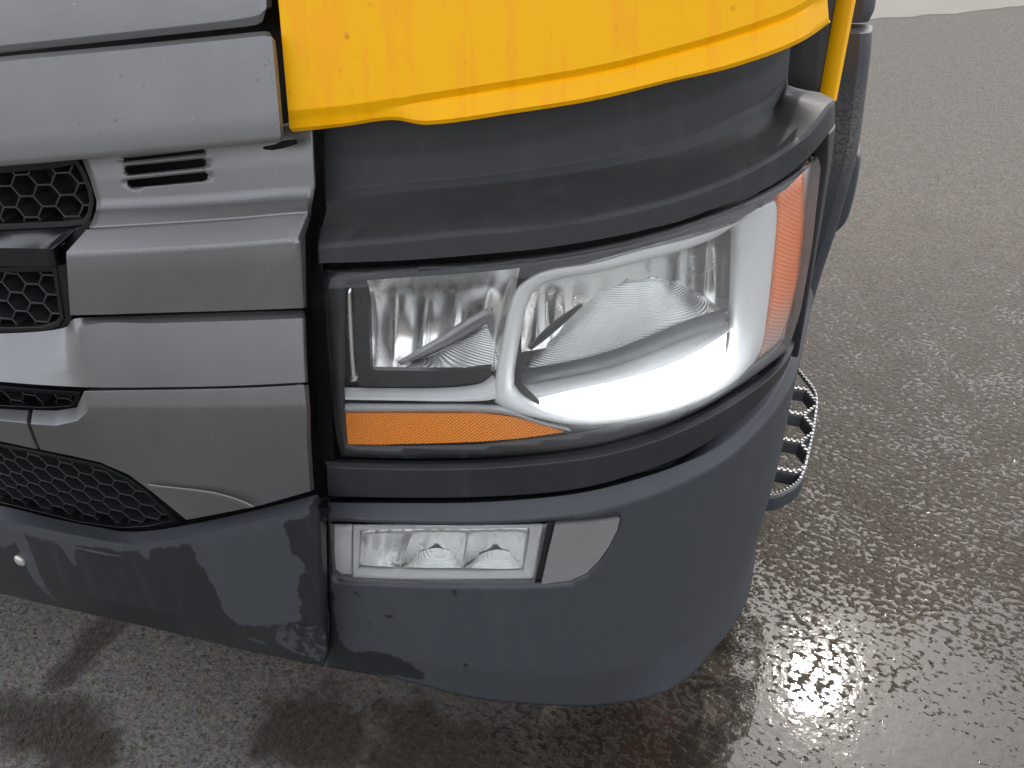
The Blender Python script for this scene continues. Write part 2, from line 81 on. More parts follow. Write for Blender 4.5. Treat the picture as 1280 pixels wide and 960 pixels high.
 'bezel': [[(0.8384,0.912,-0.03),(0.8399,0.9573,-0.03),(0.8489,1.0103,-0.03),(0.8593,1.0652,-0.03),(0.8709,1.0929,-0.03),(0.9055,1.1143,-0.03),(0.9708,1.125,-0.03),(1.0396,1.1405,-0.03),(1.1128,1.1481,-0.03),(1.181,1.1549,-0.03),(1.2448,1.1633,-0.03),(1.2822,1.1696,-0.03),(1.2997,1.1441,-0.03),(1.312,1.0675,-0.03),(1.3214,0.9821,-0.03),(1.3212,0.9279,-0.03),(1.2852,0.8979,-0.03),(1.2168,0.8869,-0.03),(1.1361,0.8804,-0.03),(1.0523,0.8762,-0.03),(0.9617,0.8746,-0.03),(0.8914,0.8881,-0.03),(0.8552,0.9013,-0.03)],[(0.8442,0.9288,-0.01),(0.8454,0.9704,-0.01),(0.8537,1.0215,-0.01),(0.8633,1.0736,-0.01),(0.8745,1.1007,-0.01),(0.9071,1.1212,-0.01),(0.9699,1.1317,-0.01),(1.0333,1.1468,-0.01),(1.0994,1.1549,-0.01),(1.1594,1.1628,-0.01),(1.2103,1.1724,-0.01),(1.2381,1.1797,-0.01),(1.2509,1.1552,-0.01),(1.2599,1.0855,-0.01),(1.2671,1.0083,-0.01),(1.2683,0.9572,-0.01),(1.2432,0.9246,-0.01),(1.189,0.9086,-0.01),(1.1199,0.8989,-0.01),(1.0447,0.8932,-0.01),(0.9621,0.891,-0.01),(0.8951,0.9038,-0.01),(0.8601,0.9175,-0.01)],[(0.8553,0.9406,-0.01),(0.8563,0.974,-0.01),(0.8635,1.023,-0.01),(0.8718,1.0698,-0.01),(0.8825,1.0969,-0.01),(0.9114,1.1158,-0.01),(0.9723,1.1263,-0.01),(1.034,1.1403,-0.01),(1.0958,1.1484,-0.01),(1.1504,1.157,-0.01),(1.1864,1.1656,-0.01),(1.2048,1.1722,-0.01),(1.2146,1.1458,-0.01),(1.2224,1.0864,-0.01),(1.2295,1.0221,-0.01),(1.2343,0.9736,-0.01),(1.2174,0.9391,-0.01),(1.1733,0.9191,-0.01),(1.1128,0.9073,-0.01),(1.0432,0.9007,-0.01),(0.9663,0.8984,-0.01),(0.904,0.9102,-0.01),(0.8699,0.9264,-0.01)],[(0.8646,0.9439,-0.022),(0.8655,0.9702,-0.022),(0.8719,1.018,-0.022),(0.8791,1.0604,-0.022),(0.8894,1.0879,-0.022),(0.9155,1.1055,-0.022),(0.9759,1.1162,-0.022),(1.0384,1.129,-0.022),(1.0991,1.1371,-0.022),(1.1518,1.1458,-0.022),(1.1769,1.1529,-0.022),(1.1889,1.1584,-0.022),(1.1971,1.1293,-0.022),(1.2051,1.0782,-0.022),(1.2131,1.024,-0.022),(1.2212,0.9769,-0.022),(1.2091,0.941,-0.022),(1.1701,0.9186,-0.022),(1.1137,0.906,-0.022),(1.0459,0.8991,-0.022),(0.971,0.8969,-0.022),(0.9119,0.908,-0.022),(0.8782,0.9268,-0.022)],[(0.867,0.9312,-0.05),(0.868,0.9552,-0.05),(0.8743,1.0037,-0.05),(0.8813,1.0451,-0.05),(0.8919,1.0735,-0.05),(0.9174,1.0909,-0.05),(0.9802,1.1018,-0.05),(1.0489,1.1141,-0.05),(1.115,1.1216,-0.05),(1.1729,1.1297,-0.05),(1.196,1.1358,-0.05),(1.2069,1.1405,-0.05),(1.2157,1.1091,-0.05),(1.2251,1.0598,-0.05),(1.2351,1.0079,-0.05),(1.2463,0.9593,-0.05),(1.2343,0.9221,-0.05),(1.1913,0.8997,-0.05),(1.1297,0.8882,-0.05),(1.0558,0.8824,-0.05),(0.9752,0.8807,-0.05),(0.915,0.8919,-0.05),(0.8805,0.9124,-0.05)]],
 'led': [[(0.9052,0.909,-0.045),(0.9857,0.9323,-0.045),(1.0652,0.946,-0.045),(1.1359,0.9579,-0.045),(1.193,0.9736,-0.045),(1.2262,0.9868,-0.045)],[(0.9081,0.9065,-0.03),(0.9852,0.9148,-0.03),(1.0617,0.9249,-0.03),(1.1293,0.9345,-0.03),(1.1831,0.952,-0.03),(1.2127,0.9726,-0.03)],[(0.918,0.8856,-0.03),(0.9868,0.8814,-0.03),(1.065,0.8858,-0.03),(1.127,0.8953,-0.03),(1.1733,0.9128,-0.03),(1.2159,0.9386,-0.03)]],
 'blade': [[(0.8758,0.9612,-0.04),(0.9345,0.972,-0.04),(1.0196,0.9927,-0.04),(1.0966,1.014,-0.04),(1.1527,1.0238,-0.04),(1.2143,1.0247,-0.04)],[(0.8778,0.958,-0.028),(0.9346,0.97,-0.028),(1.0173,0.9896,-0.028),(1.0911,1.011,-0.028),(1.1444,1.0212,-0.028),(1.2023,1.0227,-0.028)],[(0.8799,0.9388,-0.036),(0.9354,0.9512,-0.036),(1.0206,0.9698,-0.036),(1.0978,0.9886,-0.036),(1.1538,0.9983,-0.036),(1.216,0.9959,-0.036)]],
 'led_shelf': [[(0.8773,0.928,-0.06),(0.9358,0.9394,-0.06),(1.0272,0.9582,-0.06),(1.1123,0.9765,-0.06),(1.1756,0.9849,-0.06),(1.2518,0.9841,-0.06)],[(0.903,0.9175,-0.034),(0.9596,0.934,-0.034),(1.0348,0.9479,-0.034),(1.1003,0.9588,-0.034),(1.1593,0.9727,-0.034),(1.2203,0.9905,-0.034)]],
 'bowl': [[(0.8993,0.972,-0.1),(0.9384,1.0183,-0.1),(0.9977,1.0545,-0.1),(1.0749,1.0666,-0.1),(1.1639,1.0505,-0.1),(1.244,1.015,-0.1),(1.3179,0.9725,-0.1)],[(0.8884,0.9662,-0.07),(0.9336,0.9934,-0.07),(1.003,1.0199,-0.07),(1.0728,1.0355,-0.07),(1.1423,1.032,-0.07),(1.2063,1.0171,-0.07),(1.2613,0.9933,-0.07)],[(0.878,0.9531,-0.045),(0.9349,0.964,-0.045),(1.0084,0.9832,-0.045),(1.073,1.0024,-0.045),(1.1279,1.0139,-0.045),(1.1772,1.014,-0.045),(1.2269,1.0096,-0.045)]],
 'rod': [[(0.8862,0.9886,-0.055),(0.9045,1.0112,-0.055),(0.9293,1.0345,-0.055),(0.9605,1.0558,-0.055)],[(0.8889,0.9889,-0.05),(0.9094,1.0102,-0.05),(0.934,1.0334,-0.05),(0.9615,1.0559,-0.05)],[(0.8911,0.983,-0.056),(0.9143,1.0021,-0.056),(0.9391,1.0255,-0.056),(0.9632,1.0506,-0.056)]],
 'side_amber': [[(1.2584,1.1886,-0.014),(1.2862,1.1934,-0.014),(1.3221,1.2005,-0.014)],[(1.2753,1.1177,-0.014),(1.3085,1.1157,-0.014),(1.3594,1.1176,-0.014)],[(1.2918,1.0294,-0.014),(1.3309,1.0289,-0.014),(1.3849,1.0302,-0.014)],[(1.2936,0.9647,-0.014),(1.3279,0.9651,-0.014),(1.3742,0.9657,-0.014)],[(1.2857,0.9299,-0.014),(1.3111,0.9309,-0.014),(1.3434,0.9316,-0.014)]],
 'side_housing': [[(1.2684,1.1635,-0.04),(1.3389,1.1691,-0.04),(1.6216,1.1211,-0.04)],[(1.3056,1.0637,-0.05),(1.4906,1.0201,-0.05),(2.151,0.7932,-0.05)],[(1.3254,0.9675,-0.05),(1.5687,0.8826,-0.05),(2.1167,0.6508,-0.05)],[(1.3032,0.8923,-0.04),(1.3856,0.8845,-0.04),(2.1046,0.547,-0.04)]],
 'reflector_low': [[(0.6589,1.1027,-0.018),(0.6714,1.1059,-0.013757359312880715),(0.6829,1.1079,-0.011999999999999999),(0.6934,1.1083,-0.013757359312880713),(0.7031,1.1076,-0.018),(0.7151,1.1106,-0.013757359312880715),(0.7263,1.1125,-0.011999999999999999),(0.7367,1.1129,-0.013757359312880711),(0.7465,1.1121,-0.018),(0.7581,1.115,-0.013757359312880715),(0.769,1.1169,-0.011999999999999999),(0.7793,1.1171,-0.013757359312880715),(0.7892,1.1163,-0.017999999999999995),(0.8004,1.1191,-0.013757359312880718),(0.8111,1.1209,-0.011999999999999999),(0.8213,1.1211,-0.013757359312880708),(0.8313,1.1202,-0.017999999999999995),(0.8421,1.1229,-0.013757359312880711),(0.8526,1.1246,-0.011999999999999999),(0.8628,1.1247,-0.013757359312880715),(0.8729,1.1238,-0.017999999999999995)],[(0.6582,1.0835,-0.018),(0.6642,1.0775,-0.03324517181483074),(0.673,1.0752,-0.0405951535121654),(0.6817,1.0725,-0.04899874995803209),(0.6903,1.0693,-0.05838489111804836),(0.7017,1.0705,-0.058174202603658534),(0.7127,1.071,-0.05954211558419888),(0.7229,1.0702,-0.06363843004218067),(0.7329,1.0686,-0.06950787958706377),(0.745,1.0712,-0.06622506197252177),(0.7565,1.0729,-0.06478504935015421),(0.7674,1.0733,-0.06622506197252177),(0.778,1.0728,-0.06950787958706377),(0.7901,1.0765,-0.06363843004218067),(0.8018,1.0793,-0.05954211558419888),(0.8129,1.0809,-0.05817420260365853),(0.8238,1.0817,-0.05838489111804836),(0.8356,1.0868,-0.04899874995803209),(0.8471,1.0915,-0.0405951535121654),(0.8582,1.0956,-0.03324517181483075),(0.8695,1.1032,-0.017999999999999995)],[(0.6574,1.064,-0.018),(0.6608,1.054,-0.04056515603510055),(0.6685,1.0499,-0.05133602411856613),(0.6763,1.0456,-0.06223607063715189),(0.6843,1.0412,-0.07355420607794179),(0.6954,1.0417,-0.07485799366384845),(0.7062,1.0416,-0.07739981694702534),(0.7163,1.0402,-0.0823746863866063),(0.7262,1.0382,-0.08885519554462118),(0.7383,1.0406,-0.08593290529787963),(0.75,1.0422,-0.08461209398487805),(0.7611,1.0426,-0.08593290529787963),(0.7719,1.0422,-0.08885519554462118),(0.7843,1.0462,-0.0823746863866063),(0.7962,1.0495,-0.07739981694702534),(0.8076,1.0516,-0.07485799366384843),(0.8188,1.053,-0.07355420607794179),(0.831,1.0592,-0.06223607063715189),(0.8427,1.0651,-0.05133602411856613),(0.8542,1.071,-0.04056515603510057),(0.866,1.0823,-0.017999999999999995)],[(0.6566,1.0441,-0.018),(0.6586,1.0317,-0.044211733425807545),(0.6655,1.0264,-0.05668677553157484),(0.6729,1.0213,-0.0688304720524376),(0.6805,1.016,-0.08111106403018772),(0.6913,1.0161,-0.08316931421326972),(0.7018,1.0155,-0.08629594132108581),(0.7118,1.0138,-0.09170847819764308),(0.7216,1.0113,-0.09849339732466447),(0.7337,1.0137,-0.0957507100536386),(0.7453,1.0153,-0.09448928094510585),(0.7564,1.0155,-0.0957507100536386),(0.7672,1.0151,-0.09849339732466447),(0.7797,1.0193,-0.09170847819764308),(0.7917,1.0229,-0.08629594132108583),(0.8032,1.0253,-0.0831693142132697),(0.8145,1.0271,-0.08111106403018771),(0.8268,1.0339,-0.0688304720524376),(0.8387,1.0406,-0.05668677553157484),(0.8503,1.0474,-0.04421173342580756),(0.8624,1.061,-0.017999999999999995)],[(0.6557,1.0239,-0.018),(0.6571,1.0104,-0.045110080479954254),(0.6638,1.0045,-0.058004951797790257),(0.6708,0.9988,-0.07045502583275219),(0.6782,0.9931,-0.08297272233402782),(0.6888,0.9929,-0.08521683700838965),(0.6991,0.9921,-0.08848753257734886),(0.709,0.9901,-0.09400789035295123),(0.7186,0.9874,-0.1008678019371756),(0.7306,0.9897,-0.09816936048541063),(0.7421,0.9913,-0.09692256038998734),(0.7531,0.9914,-0.09816936048541063),(0.7637,0.9909,-0.1008678019371756),(0.7762,0.9952,-0.09400789035295123),(0.7881,0.9989,-0.08848753257734886),(0.7996,1.0013,-0.08521683700838964),(0.8107,1.0032,-0.0829727223340278),(0.823,1.0104,-0.07045502583275219),(0.835,1.0175,-0.058004951797790257),(0.8465,1.0247,-0.04511008047995427),(0.8587,1.0392,-0.017999999999999995)],[(0.6547,1.0033,-0.018),(0.6565,0.99,-0.04342742255163341),(0.6631,0.9841,-0.0555359285678109),(0.6701,0.9784,-0.0674121391378919),(0.6773,0.9726,-0.07948572464163119),(0.6879,0.9724,-0.08138170397297415),(0.6981,0.9716,-0.08438255067089356),(0.7077,0.9695,-0.08970095343392091),(0.717,0.9666,-0.09642039964666733),(0.7289,0.9689,-0.0936390831209198),(0.7402,0.9704,-0.09236488200628182),(0.751,0.9705,-0.0936390831209198),(0.7614,0.9697,-0.09642039964666733),(0.7736,0.9741,-0.08970095343392091),(0.7854,0.9777,-0.08438255067089358),(0.7966,0.98,-0.08138170397297415),(0.8076,0.9817,-0.07948572464163117),(0.8197,0.9888,-0.0674121391378919),(0.8314,0.9958,-0.0555359285678109),(0.8429,1.0029,-0.04342742255163343),(0.855,1.017,-0.017999999999999995)],[(0.6536,0.9822,-0.018),(0.6567,0.9709,-0.0388345171787776),(0.6638,0.9659,-0.04879659678336772),(0.671,0.9607,-0.059106416141797305),(0.6783,0.9551,-0.06996777677653751),(0.6888,0.9554,-0.07091350195311713),(0.6989,0.9548,-0.07317778163477165),(0.7083,0.9528,-0.07794493732213424),(0.7174,0.9499,-0.08428097574384791),(0.729,0.9523,-0.08127344724348343),(0.74,0.9538,-0.0799244535722273),(0.7504,0.9537,-0.08127344724348343),(0.7604,0.9526,-0.08428097574384791),(0.7723,0.9568,-0.07794493732213424),(0.7837,0.9601,-0.07317778163477166),(0.7946,0.962,-0.07091350195311713),(0.8051,0.9631,-0.0699677767765375),(0.8169,0.9698,-0.059106416141797305),(0.8283,0.9761,-0.04879659678336772),(0.8393,0.9822,-0.03883451717877762),(0.851,0.9943,-0.017999999999999995)],[(0.6524,0.9606,-0.018),(0.6583,0.9541,-0.02990971460420956),(0.6665,0.9513,-0.03570091969493076),(0.6743,0.9476,-0.04296697237766354),(0.6819,0.9431,-0.05147277226087202),(0.6926,0.9443,-0.05057199069750275),(0.7026,0.9444,-0.051404994385109225),(0.7119,0.9428,-0.05510098249536645),(0.7207,0.9401,-0.06069199384538351),(0.7319,0.9427,-0.057244896695207215),(0.7425,0.9442,-0.05575056826355974),(0.7524,0.9438,-0.057244896695207215),(0.7619,0.9423,-0.06069199384538351),(0.7732,0.9462,-0.055100982495366456),(0.7839,0.9488,-0.05140499438510924),(0.7941,0.9498,-0.05057199069750274),(0.8039,0.9497,-0.051472772260872005),(0.8151,0.9552,-0.04296697237766354),(0.8258,0.9599,-0.03570091969493076),(0.8362,0.9636,-0.029909714604209568),(0.8469,0.971,-0.017999999999999995)]],
 'reflector_main': [[(0.8719,1.0896,-0.05),(0.8814,1.0942,-0.04575735931288072),(0.8908,1.0976,-0.044000000000000004),(0.9,1.0995,-0.04575735931288072),(0.9093,1.1003,-0.05),(0.9185,1.1047,-0.04575735931288072),(0.9277,1.1081,-0.044000000000000004),(0.9369,1.1099,-0.04575735931288072),(0.9462,1.1106,-0.05),(0.9551,1.115,-0.04575735931288072),(0.9641,1.1182,-0.044000000000000004),(0.974,1.1199,-0.04575735931288071),(0.9846,1.1205,-0.05),(0.994,1.1246,-0.04575735931288072),(1.0037,1.1275,-0.044000000000000004),(1.0141,1.1289,-0.04575735931288071),(1.0254,1.1291,-0.05),(1.0344,1.1328,-0.04575735931288072),(1.044,1.1353,-0.044000000000000004),(1.055,1.1363,-0.04575735931288071),(1.0673,1.1361,-0.049999999999999996),(1.076,1.1395,-0.04575735931288072),(1.0858,1.1417,-0.044000000000000004),(1.0976,1.1422,-0.04575735931288071),(1.1113,1.1416,-0.049999999999999996),(1.1198,1.1446,-0.04575735931288072),(1.13,1.1464,-0.044000000000000004),(1.143,1.1464,-0.04575735931288071),(1.1589,1.1452,-0.049999999999999996),(1.1674,1.1477,-0.04575735931288072),(1.1786,1.149,-0.044000000000000004),(1.1936,1.1484,-0.04575735931288071),(1.2126,1.1462,-0.049999999999999996)],[(0.8728,1.0726,-0.05),(0.8821,1.0736,-0.05341513201105459),(0.8914,1.0749,-0.05618433560186326),(0.9008,1.075,-0.06159783376942127),(0.9102,1.0742,-0.06895109927922856),(0.9198,1.0774,-0.06741285156376026),(0.9293,1.0796,-0.06803023778649514),(0.9389,1.0804,-0.07188060896422303),(0.9486,1.0802,-0.0779669702697326),(0.958,1.0838,-0.0753419018048905),(0.9677,1.0864,-0.07499306845963845),(0.9792,1.0874,-0.07796284349689415),(0.9916,1.0874,-0.08323170765730897),(1.0023,1.091,-0.07983673465353684),(1.0137,1.0935,-0.07875433032980389),(1.0259,1.0944,-0.08101831159383016),(1.0392,1.0942,-0.08560238112093069),(1.0497,1.0977,-0.08153802478291296),(1.0608,1.1,-0.0797968542469922),(1.0737,1.1007,-0.08140840131601376),(1.0881,1.1002,-0.08534237295717656),(1.0979,1.1036,-0.0806263634780165),(1.1089,1.1057,-0.07822802381101887),(1.1222,1.1062,-0.07917267463682083),(1.1381,1.1054,-0.08242535071072851),(1.147,1.1086,-0.07700824449971994),(1.1577,1.1106,-0.07388250630020968),(1.1718,1.1109,-0.07406531640160388),(1.1889,1.1097,-0.07651108892555282),(1.1966,1.1129,-0.07022752884458587),(1.2068,1.1149,-0.06615498273178863),(1.2211,1.115,-0.06527880091823579),(1.2391,1.1135,-0.06650038838266721)],[(0.8737,1.0554,-0.05),(0.8829,1.0546,-0.05675631940076747),(0.8923,1.0548,-0.06150052218372449),(0.9017,1.0539,-0.06850924203228122),(0.9113,1.0522,-0.0772197142445245),(0.9209,1.0548,-0.0768614289084388),(0.9306,1.0564,-0.07851494797947146),(0.9404,1.0565,-0.08327852788315364),(0.9504,1.0557,-0.09016932885057537),(0.96,1.0589,-0.0882500285149324),(0.9703,1.0611,-0.0885157536564119),(0.9829,1.0618,-0.09201452169059182),(0.9961,1.0612,-0.09773114070912875),(1.0078,1.0646,-0.09470601631354815),(1.0198,1.0668,-0.09391810376794046),(1.033,1.0673,-0.09640313088188115),(1.0477,1.0667,-0.101136170322244),(1.0587,1.07,-0.0971496018009296),(1.0707,1.0721,-0.09541549464225516),(1.0847,1.0725,-0.09696342190305698),(1.1003,1.0717,-0.10076271716185725),(1.1107,1.0749,-0.09584017062538451),(1.1223,1.077,-0.09316216276234082),(1.1368,1.0772,-0.09375221813910475),(1.1538,1.0761,-0.09657295957453545),(1.1629,1.0793,-0.09064341854040824),(1.1739,1.0813,-0.08692063855596147),(1.1887,1.0814,-0.08641645203611152),(1.2067,1.08,-0.08807822724329589),(1.2138,1.0835,-0.08090418706962908),(1.2234,1.0857,-0.07582149437170856),(1.2376,1.0859,-0.07379626377481584),(1.2553,1.0845,-0.0736997258091593)],[(0.8746,1.0379,-0.05),(0.8838,1.0361,-0.05833756292257519),(0.8932,1.0356,-0.06401644979053003),(0.9027,1.034,-0.07178012099461167),(0.9123,1.0317,-0.08113290207961932),(0.9221,1.0339,-0.0813330433298784),(0.9319,1.0351,-0.08347692051705485),(0.9418,1.0348,-0.0886726837177348),(0.9519,1.0336,-0.09594419215699729),(0.9617,1.0366,-0.0943589022050971),(0.9728,1.0385,-0.09491547204116278),(0.9857,1.0387,-0.09866459022093567),(0.9993,1.0378,-0.10459311278937328),(1.0114,1.041,-0.10174302219092513),(1.024,1.0429,-0.10109448022292106),(1.0379,1.0432,-0.10368411904444683),(1.053,1.0422,-0.10848765968178403),(1.0647,1.0453,-0.10453790486377056),(1.0771,1.0472,-0.10280714050458922),(1.0917,1.0473,-0.10432495918485596),(1.1081,1.0461,-0.1080605177739301),(1.1188,1.0492,-0.10304022593143398),(1.1309,1.0511,-0.10022986286897373),(1.146,1.051,-0.10065210312756137),(1.1638,1.0495,-0.1032684280579379),(1.173,1.0527,-0.09709637316574342),(1.1842,1.0546,-0.09309103840523526),(1.1993,1.0544,-0.09226172526716848),(1.2181,1.0526,-0.09355246750503618),(1.225,1.0562,-0.08595700054093681),(1.2346,1.0584,-0.08039624793272204),(1.2487,1.0584,-0.07782722085482639),(1.2666,1.0568,-0.07710686953955834)],[(0.8754,1.0201,-0.05),(0.8847,1.0179,-0.05847701242155354),(0.8941,1.0171,-0.064238328861904),(0.9037,1.0153,-0.07206857905070814),(0.9134,1.0126,-0.08147800520604243),(0.9232,1.0146,-0.08172739396726864),(0.933,1.0156,-0.08391451572283268),(0.943,1.0151,-0.08914839306810955),(0.9532,1.0135,-0.09645347601090253),(0.963,1.0164,-0.09489764235717786),(0.9746,1.0181,-0.09547986171931666),(0.9874,1.0181,-0.09925105822029094),(1.0013,1.0169,-0.10519826851358424),(1.0137,1.0199,-0.10236361410505736),(1.0262,1.0217,-0.10172736319592632),(1.0402,1.0216,-0.10432622769965019),(1.0558,1.0203,-0.10913598582117617),(1.0672,1.0233,-0.10518947759510762),(1.0799,1.025,-0.1034590080366373),(1.0947,1.0248,-0.10497417144817871),(1.1114,1.0233,-0.10870410911515119),(1.1222,1.0263,-0.10367519713681611),(1.1346,1.0279,-0.10085316170005597),(1.1498,1.0275,-0.10126060238234309),(1.1679,1.0256,-0.10385889986861026),(1.1772,1.0287,-0.09766545773559145),(1.1888,1.0303,-0.09363520453499974),(1.2041,1.0298,-0.0927772185559761),(1.2232,1.0276,-0.09403523948244419),(1.2302,1.031,-0.08640260698756393),(1.24,1.033,-0.08079969438687945),(1.2543,1.0327,-0.07818271002360921),(1.2729,1.0305,-0.07740734475390619)],[(0.8763,1.0021,-0.05),(0.8856,1.0002,-0.05719675725946889),(0.8951,0.9996,-0.0622013059355671),(0.9047,0.9977,-0.06942030911737726),(0.9144,0.995,-0.07830968934767324),(0.9242,0.9971,-0.07810694754839233),(0.9341,0.9981,-0.0798970504382313),(0.944,0.9975,-0.08478101020957522),(0.9542,0.9958,-0.09177785302404748),(0.964,0.9986,-0.08995158757909077),(0.9757,1.0003,-0.09029832428693024),(0.9883,1.0002,-0.09386682457963318),(1.002,0.9987,-0.0996424669835515),(1.014,1.0017,-0.09666609631233164),(1.0263,1.0033,-0.0959170038965263),(1.04,1.0031,-0.09843116944224453),(1.0551,1.0015,-0.10318384620968765),(1.0667,1.0044,-0.09920753173743596),(1.079,1.0059,-0.0974743556785134),(1.0934,1.0055,-0.0990138965278887),(1.11,1.0036,-0.10279543864370512),(1.1207,1.0064,-0.09784566623551223),(1.1328,1.0079,-0.09513079229851151),(1.1479,1.0072,-0.09567410463393619),(1.1659,1.0049,-0.09843790811735152),(1.1752,1.0077,-0.09244081753574508),(1.1869,1.009,-0.08863933504986951),(1.2023,1.0081,-0.08804458811376531),(1.2216,1.0053,-0.08960301619935854),(1.229,1.0084,-0.0823115922637236),(1.2392,1.01,-0.07709574127593999),(1.2543,1.009,-0.07491904219594576),(1.2737,1.0061,-0.07464874793523218)],[(0.8771,0.9837,-0.05),(0.8866,0.9832,-0.05426014114887887),(0.8961,0.9832,-0.0575288355403829),(0.9057,0.9818,-0.06334577617915625),(0.9154,0.9794,-0.0710422885445592),(0.9252,0.9819,-0.06980246138339355),(0.9349,0.9832,-0.07068189268851657),(0.9448,0.9828,-0.0747632205975395),(0.9549,0.9811,-0.08105303019428735),(0.9645,0.9842,-0.07860645531534667),(0.9758,0.9859,-0.07841304801372644),(0.988,0.9858,-0.08151660899714676),(1.001,0.9843,-0.08689871342291852),(1.0122,0.9873,-0.08359727766117468),(1.0241,0.9889,-0.0825893523218579),(1.037,0.9886,-0.0849092375928342),(1.0513,0.9868,-0.08953098262965176),(1.0621,0.9896,-0.08548629936238968),(1.074,0.991,-0.08374691520287375),(1.0877,0.9904,-0.08534237238736568),(1.1033,0.9882,-0.08924228345051485),(1.1137,0.9909,-0.08447403933726456),(1.1252,0.992,-0.08200496967112189),(1.1399,0.991,-0.08285994088314627),(1.157,0.9883,-0.08600337773342356),(1.1664,0.9908,-0.08045667325163024),(1.178,0.9918,-0.07717993910215093),(1.1933,0.9903,-0.0771890030603647),(1.2123,0.9869,-0.07943649730194748),(1.2207,0.9894,-0.07292772871645344),(1.2317,0.9902,-0.06859970962491839),(1.2477,0.9883,-0.06743292551688859),(1.2682,0.9842,-0.06832115004673806)]],
